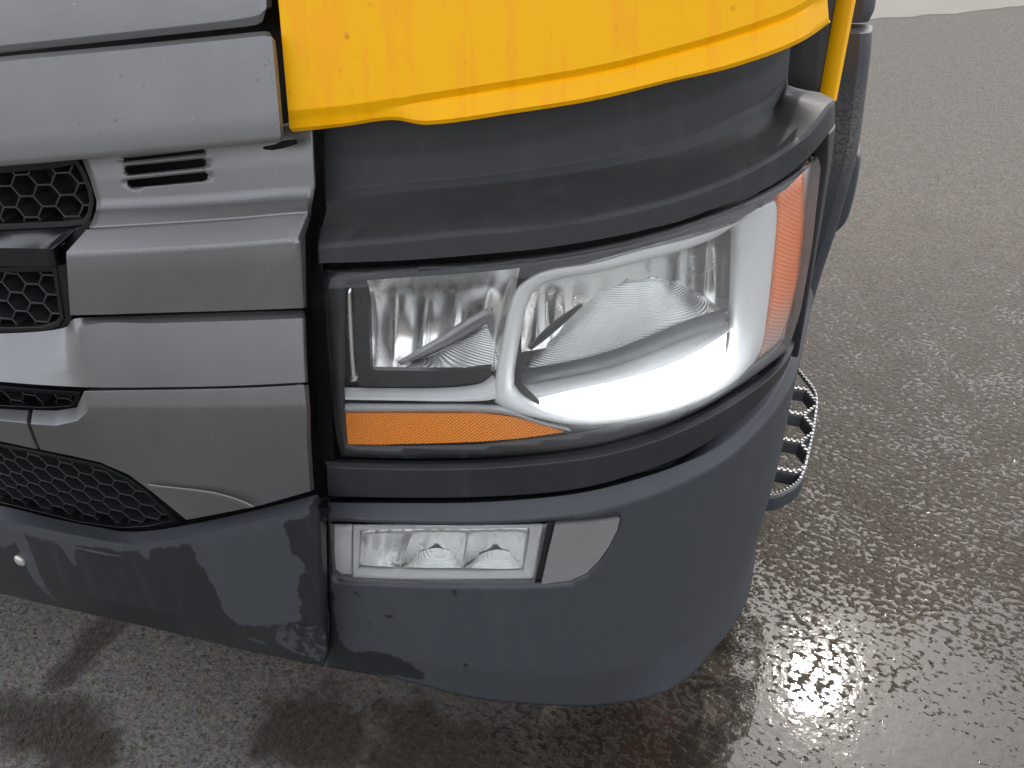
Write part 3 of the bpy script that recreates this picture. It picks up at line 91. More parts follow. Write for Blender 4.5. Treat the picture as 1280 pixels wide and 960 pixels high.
 'fog_refl': [[[(0.6075,0.6583,-0.006),(0.6138,0.6617,-0.003428849561253843),(0.6195,0.6639,-0.002060768987951168),(0.6243,0.6642,-0.0025358983848622453),(0.6284,0.6629,-0.004631919426697325),(0.6334,0.6637,-0.004631919426697325),(0.6393,0.6666,-0.0025358983848622466),(0.6445,0.6678,-0.002060768987951167),(0.6489,0.6672,-0.003428849561253842),(0.6528,0.6654,-0.005999999999999999),(0.6588,0.6687,-0.0034288495612538436),(0.6642,0.6708,-0.002060768987951168),(0.669,0.6711,-0.0025358983848622436),(0.6731,0.6697,-0.004631919426697325),(0.678,0.6704,-0.0046319194266973285),(0.6837,0.6732,-0.002535898384862249),(0.6887,0.6744,-0.002060768987951167),(0.6931,0.6737,-0.003428849561253844),(0.6971,0.6718,-0.005999999999999998)],[(0.6047,0.6425,-0.006),(0.6085,0.641,-0.008201890634287941),(0.613,0.6409,-0.009036918917147412),(0.617,0.6395,-0.011095495565434748),(0.6204,0.6369,-0.014391668118286753),(0.6249,0.6367,-0.015304607895396982),(0.6304,0.6389,-0.013884054889646471),(0.6353,0.6396,-0.013875402484221085),(0.6394,0.6386,-0.01551755543250263),(0.6432,0.6366,-0.018179145814417284),(0.6491,0.64,-0.015517555432502632),(0.6546,0.6423,-0.013875402484221085),(0.6595,0.643,-0.013884054889646467),(0.6637,0.6422,-0.015304607895396982),(0.6689,0.6438,-0.014391668118286757),(0.6749,0.6477,-0.011095495565434751),(0.6804,0.6504,-0.009036918917147415),(0.6855,0.6519,-0.008201890634287941),(0.691,0.6547,-0.005999999999999998)],[(0.6019,0.6266,-0.006),(0.6046,0.623,-0.010024309628302324),(0.6085,0.622,-0.011700518065264048),(0.612,0.6198,-0.014363678730904831),(0.615,0.6166,-0.018118087212571493),(0.6191,0.6159,-0.01937960115125694),(0.6244,0.6177,-0.018216952018524562),(0.629,0.6182,-0.018386407556556243),(0.633,0.617,-0.020133205466876344),(0.6365,0.6148,-0.02282932718169299),(0.6424,0.6182,-0.020133205466876348),(0.6478,0.6206,-0.018386407556556243),(0.6525,0.6214,-0.01821695201852456),(0.6567,0.6208,-0.01937960115125694),(0.6619,0.6226,-0.018118087212571497),(0.6679,0.627,-0.014363678730904834),(0.6735,0.6303,-0.011700518065264048),(0.6787,0.6326,-0.010024309628302325),(0.6848,0.6372,-0.005999999999999998)],[(0.599,0.6104,-0.006),(0.6011,0.6057,-0.010969192582369376),(0.6046,0.604,-0.01308153386886857),(0.6077,0.6014,-0.01605815764819228),(0.6103,0.5977,-0.020050151075746883),(0.6142,0.5968,-0.021492392818840866),(0.6192,0.5984,-0.020463461000405078),(0.6237,0.5987,-0.02072526147135793),(0.6274,0.5973,-0.02252631542333694),(0.6307,0.595,-0.025240340851815195),(0.6364,0.5983,-0.022526315423336944),(0.6417,0.6007,-0.02072526147135793),(0.6463,0.6015,-0.02046346100040508),(0.6503,0.6009,-0.021492392818840866),(0.6554,0.6029,-0.020050151075746887),(0.6614,0.6076,-0.016058157648192285),(0.667,0.6112,-0.013081533868868577),(0.6722,0.6138,-0.010969192582369378),(0.6784,0.6195,-0.005999999999999998)],[(0.5961,0.594,-0.006),(0.5978,0.5888,-0.011266905112545338),(0.601,0.5868,-0.013516662587546798),(0.6039,0.5839,-0.01659205192962058),(0.6063,0.58,-0.020658903322458143),(0.6099,0.5789,-0.022158088554364175),(0.6147,0.5804,-0.02117128821877103),(0.6189,0.5805,-0.02146218461479116),(0.6224,0.579,-0.023280333491988242),(0.6255,0.5765,-0.026000000000000002),(0.6311,0.5798,-0.023280333491988246),(0.6362,0.5822,-0.02146218461479116),(0.6406,0.5829,-0.021171288218771026),(0.6445,0.5823,-0.022158088554364175),(0.6494,0.5843,-0.020658903322458146),(0.6553,0.589,-0.016592051929620582),(0.6607,0.5927,-0.013516662587546805),(0.6658,0.5955,-0.011266905112545338),(0.672,0.6014,-0.005999999999999998)],[(0.5932,0.5774,-0.006),(0.5948,0.5723,-0.010969192582369376),(0.5978,0.5703,-0.01308153386886857),(0.6005,0.5674,-0.01605815764819228),(0.6027,0.5633,-0.020050151075746883),(0.6061,0.5621,-0.021492392818840866),(0.6108,0.5636,-0.020463461000405078),(0.6148,0.5637,-0.02072526147135793),(0.618,0.562,-0.02252631542333694),(0.6209,0.5594,-0.025240340851815195),(0.6263,0.5627,-0.022526315423336944),(0.6312,0.565,-0.02072526147135793),(0.6354,0.5656,-0.02046346100040508),(0.639,0.5648,-0.021492392818840866),(0.6437,0.5666,-0.020050151075746887),(0.6494,0.5713,-0.016058157648192285),(0.6547,0.5748,-0.013081533868868577),(0.6595,0.5774,-0.010969192582369378),(0.6655,0.5831,-0.005999999999999998)]],[[(0.6971,0.6718,-0.006),(0.7032,0.6749,-0.003428849561253843),(0.709,0.6767,-0.002060768987951168),(0.7141,0.6767,-0.0025358983848622453),(0.7186,0.6752,-0.004631919426697325),(0.7239,0.6756,-0.004631919426697325),(0.7298,0.6781,-0.0025358983848622466),(0.7351,0.679,-0.002060768987951167),(0.7399,0.6781,-0.003428849561253842),(0.7444,0.6761,-0.005999999999999999),(0.7503,0.679,-0.0034288495612538436),(0.7559,0.6807,-0.002060768987951168),(0.7609,0.6807,-0.0025358983848622436),(0.7655,0.679,-0.004631919426697325),(0.7707,0.6794,-0.0046319194266973285),(0.7764,0.6818,-0.002535898384862249),(0.7816,0.6827,-0.002060768987951167),(0.7864,0.6817,-0.003428849561253844),(0.791,0.6795,-0.005999999999999998)],[(0.691,0.6547,-0.006),(0.6939,0.6477,-0.013452235814625452),(0.6983,0.645,-0.01671068383926328),(0.7025,0.6417,-0.020511052464064507),(0.7066,0.6376,-0.025127391679035126),(0.7116,0.6362,-0.02704456521096661),(0.7174,0.6374,-0.026367027044909116),(0.7228,0.6374,-0.026871499330118),(0.7278,0.6359,-0.028815131890876297),(0.7325,0.6337,-0.03157620621027629),(0.7389,0.6369,-0.0288151318908763),(0.745,0.6392,-0.026871499330118),(0.7506,0.6402,-0.02636702704490912),(0.756,0.6399,-0.02704456521096661),(0.7619,0.6422,-0.02512739167903513),(0.7685,0.6472,-0.02051105246406451),(0.7748,0.6513,-0.016710683839263284),(0.7809,0.6549,-0.013452235814625454),(0.7879,0.6626,-0.005999999999999998)],[(0.6848,0.6372,-0.006),(0.6864,0.6262,-0.017279315702055653),(0.6903,0.6217,-0.022304242050308207),(0.6944,0.617,-0.027374237111551677),(0.6983,0.6119,-0.032952871777033085),(0.7032,0.6097,-0.035602051048272514),(0.7091,0.6104,-0.03546611101555311),(0.7147,0.61,-0.036344609982021825),(0.7198,0.6083,-0.03850799696306109),(0.7248,0.606,-0.04134158708155528),(0.7315,0.6093,-0.03850799696306109),(0.7379,0.612,-0.036344609982021825),(0.7439,0.6133,-0.03546611101555311),(0.7496,0.6136,-0.035602051048272514),(0.756,0.6167,-0.03295287177703309),(0.7631,0.6228,-0.02737423711155168),(0.7699,0.6283,-0.022304242050308214),(0.7767,0.6337,-0.017279315702055657),(0.7847,0.6454,-0.005999999999999998)],[(0.6784,0.6195,-0.006),(0.6794,0.6062,-0.01926356990559646),(0.6832,0.6006,-0.025204375237877715),(0.6871,0.5952,-0.03093264283785532),(0.691,0.5895,-0.03701020588970139),(0.6961,0.5869,-0.04003891355019876),(0.7021,0.5873,-0.0401837798775022),(0.7078,0.5867,-0.04125620320310537),(0.7131,0.5849,-0.04353352787162834),(0.7183,0.5824,-0.04640471578881191),(0.7252,0.5859,-0.04353352787162834),(0.7318,0.5888,-0.04125620320310537),(0.7381,0.5903,-0.0401837798775022),(0.7441,0.591,-0.04003891355019876),(0.7509,0.5945,-0.0370102058897014),(0.7583,0.6012,-0.030932642837855323),(0.7656,0.6075,-0.025204375237877722),(0.7728,0.614,-0.019263569905596464),(0.7814,0.628,-0.005999999999999998)],[(0.672,0.6014,-0.006),(0.6728,0.5872,-0.01988876621896598),(0.6766,0.5812,-0.026118145547101995),(0.6806,0.5755,-0.03205382082885474),(0.6846,0.5695,-0.03828858560779504),(0.6898,0.5668,-0.0414368745947977),(0.6959,0.5671,-0.04167021703607069),(0.7018,0.5665,-0.04280374180431515),(0.7073,0.5646,-0.04511696581579608),(0.7127,0.5621,-0.048),(0.7198,0.5656,-0.04511696581579608),(0.7267,0.5686,-0.04280374180431515),(0.7332,0.5703,-0.041670217036070684),(0.7394,0.571,-0.0414368745947977),(0.7464,0.5748,-0.03828858560779505),(0.7541,0.5818,-0.032053820828854745),(0.7616,0.5884,-0.026118145547102),(0.7691,0.5953,-0.019888766218965983),(0.7781,0.6102,-0.005999999999999998)],[(0.6655,0.5831,-0.006),(0.6666,0.5693,-0.01926356990559646),(0.6706,0.5635,-0.025204375237877715),(0.6748,0.5579,-0.03093264283785532),(0.679,0.552,-0.03701020588970139),(0.6843,0.5493,-0.04003891355019876),(0.6907,0.5497,-0.0401837798775022),(0.6968,0.5492,-0.04125620320310537),(0.7024,0.5473,-0.04353352787162834),(0.7079,0.5448,-0.04640471578881191),(0.7153,0.5484,-0.04353352787162834),(0.7223,0.5514,-0.04125620320310537),(0.729,0.553,-0.0401837798775022),(0.7354,0.5537,-0.04003891355019876),(0.7425,0.5574,-0.0370102058897014),(0.7504,0.5644,-0.030932642837855323),(0.758,0.5709,-0.025204375237877722),(0.7656,0.5777,-0.019263569905596464),(0.7748,0.5922,-0.005999999999999998)]],[[(0.791,0.6795,-0.006),(0.797,0.6825,-0.003428849561253843),(0.8026,0.6843,-0.002060768987951168),(0.8079,0.6842,-0.0025358983848622453),(0.8129,0.6826,-0.004631919426697325),(0.8183,0.6831,-0.004631919426697325),(0.8241,0.6855,-0.0025358983848622466),(0.8295,0.6863,-0.002060768987951167),(0.8346,0.6854,-0.003428849561253842),(0.8396,0.6833,-0.005999999999999999),(0.8453,0.6862,-0.0034288495612538436),(0.8508,0.6878,-0.002060768987951168),(0.8561,0.6877,-0.0025358983848622436),(0.8612,0.6861,-0.004631919426697325),(0.8665,0.6864,-0.0046319194266973285),(0.872,0.6887,-0.002535898384862249),(0.8774,0.6895,-0.002060768987951167),(0.8826,0.6885,-0.003428849561253844),(0.8877,0.6863,-0.005999999999999998)],[(0.7879,0.6626,-0.006),(0.7918,0.6557,-0.013452235814625452),(0.7967,0.653,-0.01671068383926328),(0.8015,0.6497,-0.020511052464064507),(0.8063,0.6456,-0.025127391679035126),(0.8115,0.6442,-0.02704456521096661),(0.8172,0.6453,-0.026367027044909116),(0.8228,0.6452,-0.026871499330118),(0.828,0.6437,-0.028815131890876297),(0.8332,0.6414,-0.03157620621027629),(0.8392,0.6444,-0.0288151318908763),(0.845,0.6467,-0.026871499330118),(0.8507,0.6476,-0.02636702704490912),(0.8561,0.6473,-0.02704456521096661),(0.8619,0.6495,-0.02512739167903513),(0.8678,0.6543,-0.02051105246406451),(0.8737,0.6583,-0.016710683839263284),(0.8794,0.6618,-0.013452235814625454),(0.8853,0.6693,-0.005999999999999998)],[(0.7847,0.6454,-0.006),(0.7878,0.6346,-0.017279315702055653),(0.7924,0.63,-0.022304242050308207),(0.7971,0.6254,-0.027374237111551677),(0.8017,0.6202,-0.032952871777033085),(0.8069,0.618,-0.035602051048272514),(0.8127,0.6186,-0.03546611101555311),(0.8182,0.6181,-0.036344609982021825),(0.8236,0.6164,-0.03850799696306109),(0.8289,0.6139,-0.04134158708155528),(0.835,0.6171,-0.03850799696306109),(0.841,0.6197,-0.036344609982021825),(0.8468,0.6209,-0.03546611101555311),(0.8524,0.6211,-0.035602051048272514),(0.8584,0.6241,-0.03295287177703309),(0.8646,0.63,-0.02737423711155168),(0.8706,0.6353,-0.022304242050308214),(0.8766,0.6406,-0.017279315702055657),(0.8829,0.6521,-0.005999999999999998)],[(0.7814,0.628,-0.006),(0.7842,0.6149,-0.01926356990559646),(0.7886,0.6092,-0.025204375237877715),(0.7931,0.6038,-0.03093264283785532),(0.7977,0.5981,-0.03701020588970139),(0.8029,0.5954,-0.04003891355019876),(0.8087,0.5957,-0.0401837798775022),(0.8143,0.595,-0.04125620320310537),(0.8197,0.5931,-0.04353352787162834),(0.8251,0.5906,-0.04640471578881191),(0.8313,0.5939,-0.04353352787162834),(0.8374,0.5966,-0.04125620320310537),(0.8433,0.5981,-0.0401837798775022),(0.8491,0.5986,-0.04003891355019876),(0.8552,0.602,-0.0370102058897014),(0.8615,0.6085,-0.030932642837855323),(0.8677,0.6146,-0.025204375237877722),(0.8738,0.6209,-0.019263569905596464),(0.8804,0.6346,-0.005999999999999998)],[(0.7781,0.6102,-0.006),(0.7807,0.5962,-0.01988876621896598),(0.7851,0.5902,-0.026118145547101995),(0.7896,0.5844,-0.03205382082885474),(0.7942,0.5784,-0.03828858560779504),(0.7994,0.5756,-0.0414368745947977),(0.8053,0.5757,-0.04167021703607069),(0.8109,0.575,-0.04280374180431515),(0.8164,0.573,-0.04511696581579608),(0.8218,0.5704,-0.048),(0.8281,0.5738,-0.04511696581579608),(0.8343,0.5766,-0.04280374180431515),(0.8402,0.5781,-0.041670217036070684),(0.8461,0.5787,-0.0414368745947977),(0.8522,0.5823,-0.03828858560779505),(0.8587,0.589,-0.032053820828854745),(0.865,0.5955,-0.026118145547102),(0.8712,0.6022,-0.019888766218965983),(0.8779,0.6168,-0.005999999999999998)],[(0.7748,0.5922,-0.006),(0.7775,0.5786,-0.01926356990559646),(0.782,0.5727,-0.025204375237877715),(0.7866,0.5671,-0.03093264283785532),(0.7912,0.5611,-0.03701020588970139),(0.7964,0.5583,-0.04003891355019876),(0.8023,0.5586,-0.0401837798775022),(0.808,0.5579,-0.04125620320310537),(0.8135,0.5559,-0.04353352787162834),(0.8189,0.5532,-0.04640471578881191),(0.8253,0.5566,-0.04353352787162834),(0.8315,0.5594,-0.04125620320310537),(0.8375,0.5609,-0.0401837798775022),(0.8433,0.5614,-0.04003891355019876),(0.8495,0.5649,-0.0370102058897014),(0.856,0.5716,-0.030932642837855323),(0.8624,0.578,-0.025204375237877722),(0.8686,0.5845,-0.019263569905596464),(0.8754,0.5987,-0.005999999999999998)]]],
 'fog_bezel': [[(0.6043,0.6891,0.012),(0.683,0.698,0.012),(0.7617,0.7032,0.012),(0.8386,0.7081,0.012),(0.9129,0.7145,0.012),(0.9047,0.6533,0.012),(0.8961,0.5867,0.012),(0.82,0.5805,0.012),(0.7383,0.5735,0.012),(0.6544,0.5658,0.012),(0.5844,0.5637,0.012),(0.5937,0.6262,0.012)],[(0.6078,0.6853,0.012),(0.6826,0.6943,0.012),(0.7615,0.7001,0.012),(0.8385,0.7055,0.012),(0.9057,0.7112,0.012),(0.8986,0.6558,0.012),(0.8903,0.5961,0.012),(0.8205,0.5902,0.012),(0.7392,0.584,0.012),(0.6578,0.5767,0.012),(0.5898,0.5739,0.012),(0.5984,0.6296,0.012)],[(0.6046,0.6522,-0.012),(0.6727,0.6619,-0.012),(0.7548,0.6694,-0.012),(0.8348,0.6765,-0.012),(0.8873,0.6806,-0.012),(0.8825,0.6374,-0.012),(0.8749,0.5924,-0.012),(0.8175,0.5872,-0.012),(0.7342,0.5823,-0.012),(0.6559,0.5757,-0.012),(0.5901,0.5707,-0.012),(0.5975,0.6122,-0.012)]],
 'fog_end': [[(0.5635,0.6763,0.004),(0.5806,0.6786,0.004),(0.5975,0.6808,0.004)],[(0.5579,0.619,0.01),(0.5736,0.6194,0.01),(0.5895,0.6217,0.01)],[(0.5469,0.5571,0.004),(0.5608,0.5514,0.004),(0.5785,0.5523,0.004)]],
 'fog_div': [[(0.9155,0.72,0.016),(0.9303,0.722,0.016)],[(0.9062,0.6574,0.016),(0.919,0.6578,0.016)],[(0.8963,0.5854,0.016),(0.9081,0.5858,0.016)]],
 'fog_bowl': [[[(0.6654,0.5557,-0.038),(0.689,0.5858,-0.038),(0.7248,0.6009,-0.038),(0.7554,0.5921,-0.038),(0.7706,0.5643,-0.038)],[(0.6692,0.5728,-0.02),(0.6935,0.5872,-0.02),(0.7282,0.5965,-0.02),(0.7587,0.5935,-0.02),(0.7746,0.5814,-0.02)],[(0.6696,0.5816,-0.006),(0.6965,0.5837,-0.006),(0.7302,0.5863,-0.006),(0.7581,0.5889,-0.006),(0.7774,0.5905,-0.006)]],[[(0.7778,0.5649,-0.038),(0.8006,0.5918,-0.038),(0.8319,0.6052,-0.038),(0.8594,0.5972,-0.038),(0.8728,0.5729,-0.038)],[(0.7788,0.5818,-0.02),(0.8031,0.5951,-0.02),(0.8337,0.6027,-0.02),(0.8609,0.5986,-0.02),(0.8743,0.5897,-0.02)],[(0.7788,0.5906,-0.006),(0.8048,0.5917,-0.006),(0.8348,0.5927,-0.006),(0.8591,0.5941,-0.006),(0.8754,0.5968,-0.006)]],[[(0.5973,0.6342,-0.03),(0.6183,0.6067,-0.03),(0.6372,0.584,-0.03),(0.6564,0.561,-0.03)],[(0.597,0.6082,-0.016),(0.6152,0.5934,-0.016),(0.634,0.5824,-0.016),(0.6559,0.5735,-0.016)],[(0.5946,0.5776,-0.006),(0.6134,0.5773,-0.006),(0.6337,0.5791,-0.006),(0.6566,0.58,-0.006)]]],
 'shade_band': [[(0.6829,0.953,-0.066),(0.7132,0.9729,-0.066),(0.7515,0.9975,-0.066),(0.7947,1.0275,-0.066),(0.8223,1.0427,-0.066)],[(0.6878,0.9515,-0.062),(0.7216,0.9702,-0.062),(0.7608,0.9936,-0.062),(0.8013,1.021,-0.062),(0.8264,1.0362,-0.062)],[(0.6915,0.943,-0.07),(0.7269,0.9594,-0.07),(0.7665,0.9805,-0.07),(0.8074,1.0058,-0.07),(0.8292,1.0212,-0.07)]],
 'low_bowl': [[(0.6896,0.9417,-0.072),(0.7264,0.9595,-0.072),(0.7661,0.9807,-0.072),(0.8071,1.006,-0.072),(0.8363,1.0191,-0.072)],[(0.6909,0.9506,-0.05),(0.7389,0.962,-0.05),(0.7785,0.9738,-0.05),(0.8149,0.9876,-0.05),(0.8376,0.9957,-0.05)],[(0.6917,0.9631,-0.022),(0.7425,0.9648,-0.022),(0.789,0.9671,-0.022),(0.8185,0.9692,-0.022),(0.8384,0.9748,-0.022)]],
 'grille_upper': [(-0.7162,1.21,-0.004),(0.0935,1.2332,-0.004),(0.1864,1.2449,-0.004),(0.2424,1.2556,-0.004),(0.2513,1.2367,-0.004),(0.2578,1.2131,-0.004),(0.2576,1.1954,-0.004),(0.2484,1.1744,-0.004),(0.2356,1.162,-0.004),(0.198,1.1556,-0.004),(0.0616,1.1383,-0.004),(-0.7579,1.1143,-0.004)],
 'grille_mid': [(-0.7829,1.0585,-0.004),(0.0421,1.0815,-0.004),(0.169,1.098,-0.004),(0.1606,1.0135,-0.004),(0.1467,0.9985,-0.004),(0.1098,0.984,-0.004),(-0.0002,0.966,-0.004),(-0.8475,0.9293,-0.004)],
 'grille_side_frame': [(0.2372,1.1659,0.0),(0.2531,1.1739,0.0),(0.2412,1.1593,0.0),(0.1907,1.1199,0.0),(0.1736,1.0132,0.0),(0.1624,0.9959,0.0),(0.1134,0.9825,0.0),(-0.8431,0.926,0.0),(-0.8364,0.938,0.0),(0.0087,0.9764,0.0),(0.1179,0.9966,0.0),(0.1419,1.0065,0.0),(0.1533,1.0185,0.0),(0.17,1.1203,0.0)],
 'grille_slot': [(-0.8812,0.8393,0.01),(-0.0257,0.8705,0.01),(0.0881,0.8848,0.01),(0.1659,0.894,0.01),(0.1566,0.8727,0.01),(0.138,0.8539,0.01),(0.0679,0.837,0.01),(-0.0537,0.8155,0.01),(-0.9285,0.7709,0.01)],
 'grille_low': [(-0.986,0.6875,0.012),(-0.0971,0.7307,0.012),(0.0263,0.7407,0.012),(0.152,0.7436,0.012),(0.1989,0.7258,0.012),(0.2302,0.7023,0.012),(0.2749,0.6386,0.012),(0.2046,0.6065,0.012),(0.1352,0.5844,0.012),(0.0357,0.57,0.012),(-0.2016,0.5469,0.012),(-1.1571,0.4698,0.012)],
 'slots': [[(0.316,1.244,0),(0.3207,1.248,0),(0.4431,1.263,0),(0.4475,1.2606,0),(0.4466,1.2544,0),(0.4414,1.2522,0),(0.3247,1.2366,0),(0.3188,1.2389,0)],[(0.3174,1.2265,0),(0.3208,1.2299,0),(0.4441,1.2461,0),(0.4484,1.2431,0),(0.4462,1.2368,0),(0.4398,1.234,0),(0.3237,1.2194,0),(0.3185,1.2223,0)],[(0.3172,1.2578,0),(0.4462,1.2747,0),(0.4469,1.2717,0),(0.4442,1.2696,0),(0.3207,1.2538,0),(0.3171,1.2552,0)]],
 'fog_hole': [(0.5682,0.7017,0.023),(0.6877,0.7139,0.023),(0.8154,0.7231,0.023),(0.9267,0.7301,0.023),(0.9866,0.7355,0.023),(1.0286,0.7402,0.023),(1.0263,0.714,0.023),(1.0157,0.6793,0.023),(1.0012,0.6454,0.023),(0.9835,0.6191,0.023),(0.959,0.6006,0.023),(0.9084,0.5916,0.023),(0.8082,0.584,0.023),(0.6718,0.5702,0.023),(0.5605,0.5599,0.023),(0.551,0.572,0.023)],
 'fog_lens': [(0.5693,0.6965,0.021),(0.6865,0.7085,0.021),(0.8149,0.7187,0.021),(0.9193,0.7248,0.021),(0.9089,0.6608,0.021),(0.8979,0.5928,0.021),(0.8081,0.5856,0.021),(0.6715,0.5719,0.021),(0.5633,0.5641,0.021),(0.5535,0.5742,0.021)],
 'fog_cover': [(0.9316,0.7234,0.021),(0.987,0.7304,0.021),(1.0269,0.7353,0.021),(1.0244,0.7123,0.021),(1.0136,0.6793,0.021),(0.9989,0.6471,0.021),(0.9812,0.6207,0.021),(0.9577,0.604,0.021),(0.9096,0.5932,0.021),(0.9203,0.6594,0.021)],
 'tow_cover': [(0.4494,0.4526,0.076),(0.4556,0.4753,0.076),(0.4681,0.4928,0.076),(0.4903,0.5019,0.076),(0.5182,0.4976,0.076),(0.544,0.5069,0.076),(0.5325,0.4134,0.076),(0.4895,0.4211,0.076),(0.457,0.4307,0.076)],
 'dry_center': [[(0.3371,0.6785,0.072),(0.4883,0.7383,0.072),(0.5187,0.7464,0.072),(0.5178,0.6744,0.072),(0.5347,0.6504,0.072),(0.5392,0.6385,0.072),(0.5163,0.6104,0.072),(0.5117,0.5715,0.072),(0.512,0.512,0.072),(0.4484,0.4856,0.072),(0.3859,0.4765,0.072),(0.3634,0.4979,0.072),(0.3599,0.5438,0.072),(0.3531,0.5758,0.072),(0.3398,0.6205,0.072)],[(0.1942,0.6291,0.072),(0.2526,0.6405,0.072),(0.2367,0.5829,0.072),(0.2197,0.6093,0.072)],[(0.0223,0.594,0.072),(0.09,0.6148,0.072),(0.0526,0.5228,0.072),(0.0386,0.5552,0.072)],[(-0.3762,0.4948,0.072),(-0.0551,0.5946,0.072),(-0.0575,0.424,0.072),(-0.0688,0.3733,0.072),(-0.0897,0.4449,0.072),(-0.0926,0.5304,0.072),(-0.5416,0.2852,0.072)],[(0.463,0.4702,0.072),(0.5136,0.4814,0.072),(0.5201,0.4361,0.072),(0.4767,0.4413,0.072)],[(0.3888,0.4366,0.072),(0.4299,0.4342,0.072),(0.4193,0.4205,0.072),(0.3894,0.4258,0.072)],[(-0.406,0.5068,0.05),(-0.1238,0.5948,0.05),(0.0816,0.6117,0.05),(0.1731,0.6218,0.05),(0.246,0.6424,0.05),(0.334,0.6771,0.05),(0.4778,0.7402,0.05),(0.5637,0.7755,0.05),(0.5629,0.7559,0.05),(0.4725,0.7156,0.05),(0.3349,0.6536,0.05),(0.2548,0.62,0.05),(0.181,0.5969,0.05),(0.0693,0.5824,0.05),(-0.1494,0.5489,0.05),(-0.4508,0.4494,0.05)],[(0.4104,0.5593,0.073),(0.4095,0.552,0.073),(0.4062,0.5469,0.073),(0.4025,0.5471,0.073),(0.4005,0.5524,0.073),(0.4015,0.5598,0.073),(0.4047,0.5648,0.073),(0.4084,0.5646,0.073)]],
 'wet_corner': [[(0.561,0.7241,0.026),(0.5704,0.7082,0.026),(0.5481,0.5472,0.026),(0.5423,0.4097,0.026),(0.5618,0.3867,0.026),(0.6085,0.3956,0.026),(0.6307,0.3927,0.026),(0.6527,0.3897,0.026),(0.6929,0.3459,0.026),(0.6877,0.3217,0.026),(0.6143,0.3207,0.026),(0.5023,0.3087,0.026)],[(0.5709,0.5349,0.024),(0.5695,0.5304,0.024),(0.5675,0.5283,0.024),(0.5661,0.5298,0.024),(0.5661,0.5341,0.024),(0.5675,0.5386,0.024),(0.5694,0.5406,0.024),(0.5708,0.5391,0.024)],[(0.5876,0.5451,0.024),(0.5855,0.5394,0.024),(0.5836,0.5371,0.024),(0.5831,0.5397,0.024),(0.5843,0.5455,0.024),(0.5865,0.5512,0.024),(0.5883,0.5535,0.024),(0.5888,0.5509,0.024)],[(0.5933,0.5325,0.024),(0.5923,0.5295,0.024),(0.5906,0.5281,0.024),(0.5894,0.529,0.024),(0.5892,0.5319,0.024),(0.5902,0.5349,0.024),(0.5918,0.5363,0.024),(0.5931,0.5353,0.024)],[(0.6495,0.4937,0.026),(0.6484,0.4891,0.026),(0.6446,0.4847,0.026),(0.6402,0.4833,0.026),(0.6379,0.4855,0.026),(0.639,0.4901,0.026),(0.6428,0.4944,0.026),(0.6472,0.4959,0.026)],[(0.6046,0.4666,0.026),(0.6031,0.4625,0.026),(0.6008,0.4605,0.026),(0.5989,0.4618,0.026),(0.5985,0.4656,0.026),(0.6,0.4697,0.026),(0.6023,0.4717,0.026),(0.6042,0.4704,0.026)],[(0.6899,0.4899,0.026),(0.6886,0.4868,0.026),(0.686,0.4852,0.026),(0.6837,0.4861,0.026),(0.683,0.489,0.026),(0.6843,0.4921,0.026),(0.6869,0.4936,0.026),(0.6892,0.4927,0.026)],[(0.7646,0.5702,0.026),(0.7636,0.5651,0.026),(0.7619,0.5629,0.026),(0.7605,0.5648,0.026),(0.7602,0.5697,0.026),(0.7612,0.5747,0.026),(0.7629,0.5769,0.026),(0.7643,0.575,0.026)],[(0.7674,0.5529,0.026),(0.7666,0.5504,0.026),(0.765,0.5492,0.026),(0.7635,0.5501,0.026),(0.763,0.5525,0.026),(0.7639,0.5551,0.026),(0.7655,0.5563,0.026),(0.7669,0.5554,0.026)],[(0.8385,0.5722,0.026),(0.8376,0.5675,0.026),(0.8356,0.5655,0.026),(0.8338,0.5673,0.026),(0.8332,0.5719,0.026),(0.8342,0.5765,0.026),(0.8361,0.5786,0.026),(0.8379,0.5768,0.026)],[(0.6903,0.5572,0.025),(0.6894,0.5521,0.025),(0.6882,0.5498,0.025),(0.6874,0.5518,0.025),(0.6875,0.5568,0.025),(0.6884,0.5619,0.025),(0.6896,0.5641,0.025),(0.6904,0.5621,0.025)],[(0.7112,0.5577,0.025),(0.7102,0.552,0.025),(0.7088,0.5496,0.025),(0.7079,0.5518,0.025),(0.7079,0.5573,0.025),(0.7089,0.5629,0.025),(0.7103,0.5654,0.025),(0.7113,0.5632,0.025)],[(0.6386,0.3975,0.03),(0.6382,0.3895,0.03),(0.637,0.3857,0.03),(0.6356,0.3883,0.03),(0.6349,0.3958,0.03),(0.6353,0.4037,0.03),(0.6366,0.4075,0.03),(0.6379,0.4049,0.03)],[(0.775,0.3799,0.033),(0.7741,0.374,0.033),(0.7726,0.3715,0.033),(0.7714,0.3737,0.033),(0.7713,0.3794,0.033),(0.7722,0.3852,0.033),(0.7736,0.3878,0.033),(0.7748,0.3856,0.033)],[(0.7212,0.2921,0.025),(0.7192,0.2894,0.025),(0.7148,0.2877,0.025),(0.7105,0.2881,0.025),(0.7089,0.2902,0.025),(0.7109,0.2929,0.025),(0.7153,0.2946,0.025),(0.7196,0.2942,0.025)]],
 'cover_hinge': [(0.2847,0.7657,0.06),(0.3235,0.7683,0.06),(0.3672,0.7715,0.06),(0.4062,0.7718,0.06),(0.435,0.7669,0.06),(0.455,0.7603,0.06),(0.4694,0.7527,0.06),(0.4603,0.7479,0.06),(0.4454,0.7538,0.06),(0.4252,0.7603,0.06),(0.3957,0.7635,0.06),(0.3593,0.7635,0.06),(0.3214,0.7613,0.06),(0.2887,0.7598,0.06)],
